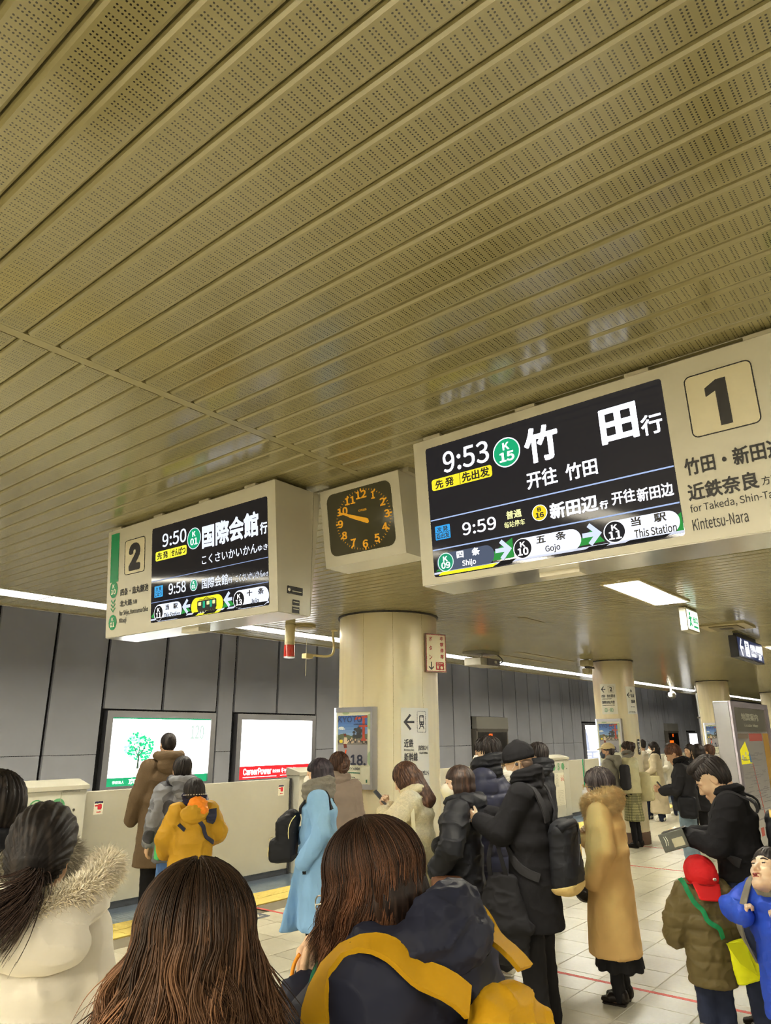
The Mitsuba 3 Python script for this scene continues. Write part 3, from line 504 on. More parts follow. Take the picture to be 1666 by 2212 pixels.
q([poly((.80, -.61), (.83, -.555), (.89, -.60)), poly((1.17, -.612), (1.20, -.55), (1.27, -.605)), poly((.50, -.60), (.535, -.57), (.56, -.615))], '#2a8a3a'); q(sbox(.499, -.622, 1.536, -.612), '#c9cede', .002)
q([poly((.53+.0, -.630), (.56, -.612), (.86, -.612), (.83, -.630)), poly((.89, -.630), (.92, -.612), (.97, -.612), (.94, -.630)), poly((1.0, -.630), (1.03, -.612), (1.13, -.612), (1.10, -.630)), poly((1.16, -.630), (1.19, -.612), (1.22, -.612), (1.19, -.630)), poly((1.25, -.630), (1.28, -.612), (1.53, -.612), (1.50, -.630))], '#11131a', .0024, .3)
for (u0, u1, a, b, c, c2, d, e, e2) in ((.532, .804, '11', '当　駅', .650, .765, 'This Station', .634, .788), (1.258, 1.538, '13', '十　条', 1.37, 1.50, 'Jujo', 1.40, 1.462)):
    q(capsule(u0, u1, -.632, -.532), '#dbe4fb', .002, 1.1); q(disc(u0+.047, -.582, .046), '#ffffff', .0024); q(disc(u0+.047, -.582, .042), '#1d1f24', .0028, .4)
    q([fit('K', u0+.034, u0+.060, -.577, -.552, 3), fit(a, u0+.021, u0+.073, -.612, -.580, 3)], '#ffffff', .0034)
    F.put('screen_print', [fit(b, c, c2, -.572, -.540, 2), fit(d, e, e2, -.620, -.588, 1)], ink, .003, parent=dk)
q(capsule(.892, 1.174, -.632, -.532), '#ece42a', .002)
F.put('screen_print', [rrect(.950, 1.118, -.603, -.552, .01), sbox(.965, -.549, 1.10, -.546), line([(1.01, -.546), (1.03, -.536), (1.05, -.546)], .003)] + [disc(.968+.022*i+.02*(i > 2), -.611, .009) for i in range(6)] + [sbox(.955, -.611, 1.112, -.603)], ink, .003, parent=dk)
q([rrect(.960, .985, -.580, -.560, .003), rrect(1.035, 1.058, -.580, -.560, .003), rrect(1.085, 1.108, -.580, -.560, .003)], '#f4f0a0', .004); q([sbox(1.000, -.595, 1.020, -.558), sbox(1.062, -.595, 1.080, -.558)], '#1fa07a', .004)
aL = lambda u0, u1, v, s=.06: affinity.scale(arrow_r(u0, u1, v, s), -1, 1, origin=((u0+u1)/2, v))
q([aL(.814, .884, -.570), aL(1.182, 1.250, -.570)], '#cdd8f5', .0024)
gm = M('#0f7a4f', .4)
F.put('green_stripe', [sbox(.037, -.338, .131, -.022)], gm)
F.put('route_mark', [disc(.082, -.386, .045, .054), disc(.080, -.594, .045, .048), line([(.055, -.452), (.080, -.474), (.105, -.452)], .008), line([(.055, -.478), (.080, -.500), (.105, -.478)], .008), line([(.055, -.504), (.080, -.526), (.105, -.504)], .008)], gm)
F.put('lettering', circ_no(.082, -.386, .046, 'K', '10')+circ_no(.080, -.594, .044, 'K', '01'), M('#e9e6d8', .4), .003)
F.put('number_plate', rrect(.200, .422, -.310, -.090, .021), M('#d3ccb3', .4), .0004)
F.put('lettering', [ring(rrect(.199, .423, -.311, -.089, .022), .004), fit('2', .247, .374, -.290, -.115, 6, 'inter'), fit('四条・烏丸御池', .162, .466, -.437, -.391, 1), fit('北大路', .158, .292, -.505, -.466, 1), fit('方面', .300, .348, -.500, -.474, 0), fit('for Shijo, Karasuma Oike', .157, .467, -.567, -.528, 0), fit('Kitaoji', .157, .236, -.612, -.576, 0)], ink)
sy = O2[1]-W2
Sd = lambda gs, off=.001: flat(gs, (O2[0], sy, O2[2]), (1, 0, 0), (0, 0, 1), off, .001)
obj('side_label', Sd([rrect(.115, .225, -.585, -.545, .003), sbox(.155, -.64, .205, -.612), sbox(.155, -.68, .205, -.648)]), ink, t); obj('side_label', Sd([disc(.128, -.565, .009), sbox(.15, -.571, .215, -.567), sbox(.16, -.626, .2, -.622), sbox(.16, -.662, .2, -.658)], .0022), offw, t)
obj('side_seam', bx(O2[0]+.285, O2[0]+.288, sy-.0015, sy+.001, O2[2]-H2+.01, O2[2]), M('#8e8a7c'), t)
obj('sensor', bx(O2[0]+.12, O2[0]+.20, 3.36, 3.52, O2[2]-H2-.026, O2[2]-H2-.004), M('#b9b5a6', .4), t)
# ---- clock
OC = (2.655, 2.618, 3.085); WC, HC = .548, .42
t = thing('station_clock', 'cream box clock with a black face and orange numerals between the two boards', 'clock')
dx = HC*math.tan(math.radians(8.5)); m = trimesh.creation.extrude_polygon(Polygon([(0, 0), (.27, 0), (.27-dx*.4, -HC), (dx, -HC)]), WC, engine='earcut'); v = m.vertices.copy()
m.vertices = np.c_[OC[0]+v[:, 0], OC[1]-WC+v[:, 2], OC[2]+v[:, 1]]; m.invert() if m.volume < 0 else None
obj('case', m, 'sign_shell', t); obj('hanger', bx(OC[0]+.05, OC[0]+.33, OC[1]-WC-.03, OC[1]-.02, OC[2]+.001, ZC+.003), M('#8f8a78', .5), t)
obj('screw', cyl((OC[0]+.2, OC[1]-WC-.004, OC[2]-.28), (OC[0]+.2, OC[1]-WC+.002, OC[2]-.28), .006, 8), M('#6a675c'), t)
F = Face(t, face(OC, 8.5), -.008)
F.put('dial', rrect(.045, .493, -.371, -.030, .045), mat('clock_glass', (.035, .034, .022), .10), 0)
orr = M('#b9801c', .5); cu, cv, ru_, rv_ = .293, -.203, .160, .131
gs = []
for i in range(1, 13):
    a = math.radians(90-30*i); u, v_ = cu+ru_*math.cos(a), cv+rv_*math.sin(a); s = str(i); ww = .0145*(len(s) if s != '1' else .7)*1.25
    gs.append(fit(s, u-ww, u+ww, v_-.021, v_+.021, 3))
for i in range(60):
    a = math.radians(6*i); r0, r1 = (.94, 1.0) if i % 5 else (.925, 1.015)
    gs.append(line([(cu+.190*r0*math.cos(a), cv+.161*r0*math.sin(a)), (cu+.190*r1*math.cos(a), cv+.161*r1*math.sin(a))], .0028 if i % 5 else .009))
gs.append(fit('CITIZEN', .267, .321, -.161, -.150, 2))
F.put('numerals', gs, orr, emit='#b97f16', k=.42)
F.put('minute_hand', [poly((.332, -.222), (.326, -.205), (.127, -.136), (.125, -.142), (.318, -.230))], orr, .006, emit='#c08a1c', k=.45, d=.002)
F.put('hour_hand', [poly((.332, -.224), (.329, -.208), (.20, -.168), (.197, -.178), (.322, -.232))], orr, .003, emit='#c08a1c', k=.45, d=.002)
# ---------------------------------------------------------------- things on the ceiling
def T_(x): return x
t = thing('signal_lamp', 'red and cream signal lamp hanging from the ceiling right of board 2', 'lamp')
obj('body', cyl((6.08, 6.45, 2.90), (6.08, 6.45, ZC-.001), .062, 24), M('#c9bd97', .5), t, smooth=40); obj('band', cyl((6.08, 6.45, 2.862), (6.08, 6.45, 2.90), .064, 24), M('#b9b08c', .5), t, smooth=40)
obj('lens', cyl((6.08, 6.45, 2.72), (6.08, 6.45, 2.862), .066, 24), mat('red_lens', (.52, .03, .02), .2, 0, .6), t, smooth=40); obj('rim', cyl((6.08, 6.45, 2.708), (6.08, 6.45, 2.722), .068, 24), M('#c7cdd2', .3, .6), t, smooth=40)
t = thing('ceiling_speaker', 'flat oval cream ceiling speaker above the signal lamp', 'speaker')
sp = trimesh.creation.cylinder(1, 1, sections=32); sp.apply_scale([.14, .14, .025]); sp.apply_translation([6.25, 6.373, ZC-.0135]); obj('cover', sp, M('#a89b72', .5), t, smooth=40)
obj('grille_ring', tri(m3.Manifold.cylinder(.006, .11, .10, 32).translate((6.25, 6.373, ZC-.032))), M('#8b8060', .5), t)
t = thing('ceiling_bracket', 'bent cream pipe bracket hanging left of the large pillar', 'bracket')
obj('pipe', tube(spline([(6.79, 6.37, ZC), (6.79, 6.37, 2.88), (6.77, 6.385, 2.80), (6.71, 6.43, 2.775), (6.55, 6.55, 2.77)], 24), .016, 8), M('#c9bb8a', .45), t, smooth=True)
obj('flange', cyl((6.79, 6.37, ZC-.012), (6.79, 6.37, ZC), .045, 16), M('#c9bb8a', .45), t); obj('head', bx(6.44, 6.56, 6.52, 6.60, 2.74, 2.80), M('#c9bb8a', .45), t); obj('cord', cyl((6.46, 6.54, 2.52), (6.46, 6.54, 3.0), .003, 6), M('#cfc9b0'), t)
t = thing('platform_camera', 'grey camera box hanging from the ceiling right of the large pillar', 'camera')
obj('plate', bx(9.95, 10.45, 6.05, 6.45, ZC-.05, ZC), M('#8f8d80', .4, .3), t); obj('post', cat([cyl((10.05, 6.15, 2.97), (10.05, 6.15, ZC), .012, 8), cyl((10.35, 6.35, 2.97), (10.35, 6.35, ZC), .012, 8)]), M('#8f8d80', .4, .6), t)
obj('housing', rbox(9.82, 10.36, 6.02, 6.34, 2.86, 2.985, .012), M('#a9a69a', .4, .3), t); obj('end_cap', bx(10.0, 10.37, 6.0, 6.02, 2.87, 2.975), M('#5d5a63', .4), t); obj('label', bx(10.2, 10.27, 5.996, 6.0, 2.91, 2.95), offw, t)
obj('cable', tube(spline([(10.3, 6.03, 2.92), (10.42, 5.98, 2.97), (10.42, 6.05, 3.05), (10.3, 6.15, 3.07)], 16), .009, 6), M('#33302c'), t, smooth=True)
t = thing('hatch_frame', 'thin rectangular service hatch in the ceiling above the large pillar', 'ceiling hatch'); obj('cover', bx(7.42, 7.95, 3.95, 4.03, ZC-.006, ZC), M('#6d6448', .5), t)
for y in (6.2, 5.75): tag(obj('ceiling_grille', bx(10.6, 12.7, y, y+.12, ZC-.006, ZC), M('#857a57', .5)), 'long narrow ceiling grille beside the camera box, '+('nearer the strip lights' if y > 6 else 'nearer the pillars'), 'vent')
t = thing('pillar_camera', 'small cream security camera fixed at the top of the second pillar', 'camera')
obj('mount', cat([bx(12.55, 12.80, 5.42, 5.50, 2.96, 2.99), cyl((12.6, 5.46, 2.86), (12.6, 5.46, ZC), .03, 10)]), M('#3a362c', .5), t); obj('body', cat([rbox(12.45, 12.66, 5.37, 5.55, 2.99, 3.10, .02), rbox(12.48, 12.64, 5.39, 5.53, 2.85, 2.95, .02)]), M('#a39a78', .5), t)
for nm, x, y, lab in (('a', 22.5, 7.2, 'small dome security camera on the ceiling by the strip lights'), ('b', 21.6, 6.9, 'white bullet security camera on the ceiling left of the third pillar')):
    t = thing('security_camera', lab, 'camera'); obj('mount', cyl((x, y, 2.95), (x, y, ZC), .03, 10), M('#9b968a'), t)
    obj('body', rbox(x-.12, x+.12, y-.07, y+.07, 2.82, 2.95, .03) if nm == 'b' else tri(m3.Manifold.sphere(.14, 20).translate((x, y, 2.93))), M('#2a2a2a' if nm == 'a' else '#d0cdc2', .3), t)
# lit exit sign and blue guide sign on the centre line
t = thing('exit_sign', 'small lit green and white exit sign hanging below the recessed lamp', 'sign')
obj('case', rbox(7.86, 8.28, 2.255, 2.33, 2.85, 3.10, .006), M('#cfc9ae', .45), t); obj('hanger', bx(7.9, 8.24, 2.27, 2.31, 3.10, ZC+.001), M('#8a8468'), t)
E_ = lambda gs, off=.001: flat(gs, (7.86, 2.255, 2.85), (1, 0, 0), (0, 0, 1), off, .001)
obj('lit_face', E_(sbox(.02, .02, .40, .23)), white, t, **glow('#eafff2', 1.6, .03)); obj('pictogram', E_([disc(.11, .19, .02), line([(.11, .165), (.12, .10)], .035), line([(.12, .10), (.08, .05)], .022), line([(.12, .10), (.16, .06)], .022), line([(.06, .13), (.17, .15)], .016), fit('出口', .22, .37, .10, .17, 3), sbox(.22, .05, .37, .07)], .002), M('#0d8a4a'), t, **glow('#15a060', .9, .01))
t = thing('guide_sign', 'dark blue lit guide sign with a white arrow hanging at the right edge', 'sign')
obj('case', rbox(10.30, 11.75, 2.36, 2.46, 2.77, 3.06, .006), M('#10141f', .4), t); obj('hanger', bx(10.5, 11.5, 2.38, 2.44, 3.06, ZC+.001), M('#222'*2 if False else '#26262a'), t)
G_ = lambda gs, off=.001: flat(gs, (10.30, 2.36, 2.77), (1, 0, 0), (0, 0, 1), off, .001)
obj('lit_face', G_(sbox(.03, .02, 1.42, .27)), M('#16233f', .3), t, **glow('#1a2c54', .9, .03))
obj('lettering', G_([arrow_left(.13, .145, .17), rrect(.40, .62, .04, .25, .01).difference(union_all([fit('中', .45, .57, .15, .23, 3), fit('1', .49, .54, .06, .13, 3)])), fit('中央改札', .70, .98, .15, .23, 3), fit('新幹線', 1.04, 1.38, .14, .24, 3), fit('Central Gate', .70, .98, .06, .12, 1), fit('JR', 1.1, 1.3, .04, .12, 2)], .002), white, t, **glow('#eaf0ff', 1.5, .02))
t = thing('ceiling_vent', 'cream rectangular ceiling air diffuser right of the exit sign', 'vent')
obj('frame', cat([bx(9.45, 10.05, 2.05, 2.60, ZC-.02, ZC+.001)]), M('#a59a74', .5), t); obj('slot', bx(9.55, 9.95, 2.16, 2.49, ZC-.034, ZC-.019), M('#6e6549', .5), t); obj('slot', bx(9.68, 9.82, 2.25, 2.40, ZC-.036, ZC-.033), M('#2a251b', .5), t)
t = tag(obj('beam_trim', bx(13.6, 30, 1.2, 2.0, 2.86, 2.9), M('#3a2a20', .5)), 'dark brown ceiling trim at the right picture edge', 'trim')
# ---------------------------------------------------------------- map board on the platform
t = thing('map_board', 'free-standing steel map board with a grey header at the right', 'information board')
steel = mat('brushed_steel', (.24, .24, .245), .42, .6); X0, X1, Y0, Y1, ZT = 8.0, 9.62, 2.0, 2.155, 2.125
obj('cabinet', rbox(X0, X1, Y0, Y1, .08, ZT, .008), steel, t); obj('plinth', bx(X0+.03, X1-.03, Y0+.02, Y1-.02, 0, .08), rub, t)
K_ = lambda gs, off=.001, d=.001: flat(gs, (X0, Y0, 0), (1, 0, 0), (0, 0, 1), off, d)
obj('frame', K_(sbox(.0, .3, 1.62, ZT).difference(sbox(.10, .4, 1.50, ZT-.06)), 0, .02), mat('frame_violet', (.44, .40, .47), .35, .6), t)
obj('header', K_(sbox(.10, ZT-.30, 1.50, ZT-.06)), M('#57564f', .4), t); obj('lettering', K_([fit('地図案内', .42, 1.15, ZT-.19, ZT-.11, 2), fit('Guide Map', .5, 1.1, ZT-.26, ZT-.22, 1)], .0022), M('#a7a79b'), t)
obj('sheet', K_(sbox(.10, .4, 1.50, ZT-.31)), M('#9c9a9a', .25), t); obj('map_print', K_([sbox(.10, ZT-.37, .6, ZT-.32)], .0022), M('#6e6157'), t); obj('map_print', K_([sbox(.62, ZT-.40, 1.2, ZT-.32), poly((.60, ZT-.62), (.63, ZT-.62), (.83, 1.0), (.80, 1.0)), sbox(.55, .80, .68, .88)], .0022), M('#a34a42'), t)
obj('map_print', K_([sbox(1.24, .7, 1.50, ZT-.32)], .0022), M('#a07a2a'), t); rr = np.random.default_rng(4)
obj('map_print', K_([sbox(.15+.9*a, 1.0+.6*b, .15+.9*a+.1+.2*c, 1.003+.6*b+.004) for a, b, c in rr.random((60, 3))]+[sbox(.15, .95, .95, .965), sbox(.2, .7, 1.1, .71), sbox(.2, .6, 1.1, .61)], .0024), M('#7d7b7e'), t)
obj('map_print', K_([poly((.12, ZT-.62), (.13, ZT-.50), (.42, ZT-.40), (.60, ZT-.62))], .0022), M('#cfc41e', .4), t, **glow('#d8d020', .5, .01)); obj('map_print', K_([disc(.25, ZT-.55, .05, .02), disc(.38, ZT-.52, .03, .02)], .0036), M('#d9d9c0'), t); obj('map_print', K_([poly((.5, ZT-.52), (.55, ZT-.52), (.58, ZT-.61), (.52, ZT-.61))], .0036), M('#3f74a8'), t)
t = tag(obj('platform_pole', cyl((20.6, 5.9, 0), (20.6, 5.9, ZC), .05, 12), mat('pole_steel', (.5, .5, .5), .3, .8), smooth=40), 'thin steel pole standing left of the third pillar', 'pole')
obj('collar', cat([cyl((20.6, 5.9, 2.2), (20.6, 5.9, 2.24), .075, 12), cyl((20.6, 5.9, 2.86), (20.6, 5.9, 2.9), .085, 12)]), M('#4a463e'), t)
# ---------------------------------------------------------------- sculpting: signed distances on a grid, meshed by surface nets
F4 = np.float32
class Sculpt:
    """A blended solid. Every part is a function d(X, Y, Z) with a box outside which it does not matter."""
    def __init__(s): s.ops = []
    def _add(s, fn, lo, hi, k, op): s.ops.append((fn, A(lo, float), A(hi, float), k, op)); return s
    def cone(s, a, b, ra, rb, k=.02, op='u'):
        a, b = A(a, float), A(b, float); ab = b-a; L2 = max(ab@ab, 1e-9); m = max(ra, rb)
        def fn(X, Y, Z):
            px, py, pz = X-F4(a[0]), Y-F4(a[1]), Z-F4(a[2]); t = np.clip((px*F4(ab[0])+py*F4(ab[1])+pz*F4(ab[2]))/F4(L2), 0, 1)
            return np.sqrt((px-t*F4(ab[0]))**2+(py-t*F4(ab[1]))**2+(pz-t*F4(ab[2]))**2)-(F4(ra)+t*F4(rb-ra))
        return s._add(fn, np.minimum(a, b)-m, np.maximum(a, b)+m, k, op)
    def chain(s, pts, rs, k=.02, op='u'):
        rs = np.broadcast_to(rs, (len(pts),))
        for i in range(len(pts)-1): s.cone(pts[i], pts[i+1], float(rs[i]), float(rs[i+1]), k, op)
        return s
    def econe(s, a, b, ra, rb, side, k=.03, op='u'):
        """Elliptic cone from a to b: ra, rb = (half width along side, half depth)."""
        a, b = A(a, float), A(b, float); n = b-a; L = np.linalg.norm(n); n = n/max(L, 1e-9)
        u = A(side, float); u = u-n*(u@n); u /= np.linalg.norm(u); w = np.cross(n, u); m = max(*ra, *rb)
        def fn(X, Y, Z):
            px, py, pz = X-F4(a[0]), Y-F4(a[1]), Z-F4(a[2]); h = px*F4(n[0])+py*F4(n[1])+pz*F4(n[2]); t = np.clip(h/F4(L), 0, 1)
            ru, rw = F4(ra[0])+t*F4(rb[0]-ra[0]), F4(ra[1])+t*F4(rb[1]-ra[1])
            qu, qw = (px*F4(u[0])+py*F4(u[1])+pz*F4(u[2]))/ru, (px*F4(w[0])+py*F4(w[1])+pz*F4(w[2]))/rw
            o = np.maximum(np.abs(h-F4(L/2))-F4(L/2), 0); mn = np.minimum(ru, rw)
            return (np.sqrt(qu*qu+qw*qw+(o/(mn*F4(.55)))**2)-1)*mn
        return s._add(fn, np.minimum(a, b)-m, np.maximum(a, b)+m, k, op)
    def ell(s, c, r, R=None, k=.02, op='u'):
        c, r = A(c, float), A(r, float); R = np.eye(3) if R is None else A(R, float); m = max(r)
        def fn(X, Y, Z):
            px, py, pz = X-F4(c[0]), Y-F4(c[1]), Z-F4(c[2]); q = 0
            for i in range(3): q = q+((px*F4(R[i, 0])+py*F4(R[i, 1])+pz*F4(R[i, 2]))/F4(r[i]))**2
            return (np.sqrt(q)-1)*F4(min(r))
        return s._add(fn, c-m, c+m, k, op)
    def box(s, c, h, R=None, r=.01, k=.01, op='u'):
        c, h = A(c, float), A(h, float); R = np.eye(3) if R is None else A(R, float); m = np.linalg.norm(h)
        def fn(X, Y, Z):
            px, py, pz = X-F4(c[0]), Y-F4(c[1]), Z-F4(c[2]); o, ins = 0, -9
            for i in range(3):
                d = np.abs(px*F4(R[i, 0])+py*F4(R[i, 1])+pz*F4(R[i, 2]))-F4(h[i]-r); o = o+np.maximum(d, 0)**2; ins = np.maximum(ins, d)
            return np.sqrt(o)+np.minimum(ins, 0)-F4(r)
        return s._add(fn, c-m, c+m, k, op)
    def torus(s, c, R, rr, axes, ends=None, k=.02, op='u', n=14, a0=0, a1=360, flat=1.0):
        """A ring of radii R = (along axes[0], along axes[1]) and tube rr, as a chain; a0..a1 degrees."""
        ang = np.radians(np.linspace(a0, a1, n)); e0, e1 = A(axes[0], float), A(axes[1], float)
        return s.chain([A(c)+R[0]*math.cos(q)*e0+R[1]*math.sin(q)*e1 for q in ang], rr, k, op)
    def mesh(s, h, disp=None, taubin=0):
        us = [o for o in s.ops if o[4] == 'u']; lo = np.min([o[1] for o in us], 0)-2.5*h; hi = np.max([o[2] for o in us], 0)+2.5*h
        ax = [np.arange(lo[i], hi[i]+h, h).astype(F4) for i in range(3)]; D = np.full([len(a) for a in ax], F4(.3))
        for fn, l, g, k, op in s.ops:
            m = k+2*h; sl = []
            for i in range(3):
                i0, i1 = int(np.searchsorted(ax[i], l[i]-m)), int(np.searchsorted(ax[i], g[i]+m)); sl.append(slice(i0, i1))
            if any(q.stop <= q.start for q in sl): continue
            X, Y, Z = ax[0][sl[0]][:, None, None], ax[1][sl[1]][None, :, None], ax[2][sl[2]][None, None, :]
            b, a = fn(X, Y, Z), D[tuple(sl)]
            if op == 'u': t = np.clip(F4(.5)+F4(.5)*(a-b)/F4(k), 0, 1); D[tuple(sl)] = a+(b-a)*t-F4(k)*t*(1-t)
            else: b = -b; t = np.clip(F4(.5)-F4(.5)*(a-b)/F4(k), 0, 1); D[tuple(sl)] = a+(b-a)*t+F4(k)*t*(1-t)
        return nets(D, lo, h)
def nets(D, lo, h):
    ins = D < 0; n = [x-1 for x in D.shape]
    c = np.zeros(n, np.int8); off = [(i, j, k) for i in (0, 1) for j in (0, 1) for k in (0, 1)]
    for i, j, k in off: c += ins[i:i+n[0], j:j+n[1], k:k+n[2]]
    cell = np.argwhere((c > 0) & (c < 8)); idx = np.full(n, -1, np.int32); idx[tuple(cell.T)] = np.arange(len(cell))
    val = {o: D[cell[:, 0]+o[0], cell[:, 1]+o[1], cell[:, 2]+o[2]] for o in off}
    acc, cnt = np.zeros((len(cell), 3), F4), np.zeros((len(cell), 1), F4)
    for a in off:
        for d in range(3):
            if a[d]: continue
            b = tuple(a[i]+(i == d) for i in range(3)); va, vb = val[a], val[b]; x = (va < 0) != (vb < 0)
            t = np.where(x, va/np.where(x, va-vb, 1), 0); p = np.tile(A(a, F4), (len(cell), 1)); p[:, d] += t
            acc += p*x[:, None]; cnt += x[:, None]
    v = (cell+acc/np.maximum(cnt, 1))*h+lo; fs = []
    for d in range(3):
        e = [slice(None)]*3; e0 = e.copy(); e0[d] = slice(0, -1); e1 = e.copy(); e1[d] = slice(1, None)
        x = np.argwhere(ins[tuple(e0)] != ins[tuple(e1)]); u, w = (d+1) % 3, (d+2) % 3
        x = x[(x[:, u] > 0) & (x[:, w] > 0) & (x[:, u] < n[u]) & (x[:, w] < n[w])]
        q = []
        for du, dw in ((-1, -1), (0, -1), (0, 0), (-1, 0)):
            y = x.copy(); y[:, u] += du; y[:, w] += dw; q.append(idx[tuple(y.T)])
        q = np.stack(q, 1); inside = ins[tuple(x.T)]; q = np.where(inside[:, None], q, q[:, ::-1]); q = q[(q >= 0).all(1)]
        fs += [q[:, [0, 1, 2]], q[:, [0, 2, 3]]]
    return trimesh.Trimesh(v, np.vstack(fs), process=False)
def vnorm(m): return meshkit.arrays(m, True)[2]
def push(m, amount):
    """Moves the vertices along their normals: amount(v) in metres."""
    m = m.copy(); v = A(m.vertices); m.vertices = v+vnorm(m)*amount(v)[:, None]; return m
fb = meshkit.fbm
def wrinkle(amp, fx=9, fz=5, seed=0):
    def fn(v):
        s = fb(v*A([fx, fx, fz]), 3, seed)-.5; w = v+.04*(fb(v*7, 2, seed+9)[:, None]-.5)
        r = 1-np.abs(fb(w*A([fx*.8, fx*.8, fz*1.5]), 2, seed+5)-.5)*5; return amp*(2.0*s+.9*np.clip(r, 0, 1)**2-.3)
    return fn
def nrm(x): x = A(x, float); return x/np.linalg.norm(x)
def rotv(v, axis, deg):
    a = math.radians(deg); k = nrm(axis); v = A(v, float); return v*math.cos(a)+np.cross(k, v)*math.sin(a)+k*(k@v)*(1-math.cos(a))
# ---------------------------------------------------------------- people
SKIN = {}
for nm, c in (('skin_light', (.56, .36, .23)), ('skin_mid', (.47, .29, .18)), ('skin_tan', (.40, .23, .135))): mat(nm, c, .5, 0, .4)
def cloth(key, c, rough=.85, var=.12, scale=14, fleck=0, sheen=.3):
    c = lin(c) if isinstance(c, str) else A(c)
    def fn(p, n, uv):
        f = mikit.fbm(p.x*scale, p.y*scale, p.z*scale, octaves=2); g = mikit.noise(p.x*260, p.y*260, p.z*260)
        return mi.Color3f(*[float(x) for x in c])*(1-var+2*var*f+fleck*(g-.5))
    return mat(key, mikit.proc(fn), rough, 0, .18 if c.mean() > .03 else .08, sheen=sheen if c.mean() > .03 else 0.0)
def hair_mat(key, dark, tip, z0=None, rough=.5):
    dark, tip = A(dark)*.7, A(tip)*.7
    def fn(p, n, uv):
        s = mikit.noise(p.x*130, p.y*130, p.z*9)*.6+mikit.noise(p.x*45, p.y*45, p.z*4)*.4
        return mikit.mix([float(x) for x in dark], [float(x) for x in tip], mikit.smoothstep(.42, .78, s))
    return mat(key, mikit.proc(fn), rough, 0, .14)
HB = hair_mat('hair_black', (.010, .008, .008), (.030, .023, .020)); HD = hair_mat('hair_dark_brown', (.018, .011, .009), (.055, .030, .019)); HN = hair_mat('hair_brown', (.030, .014, .009), (.10, .050, .028)); HG = hair_mat('hair_greying', (.022, .017, .018), (.115, .095, .09))
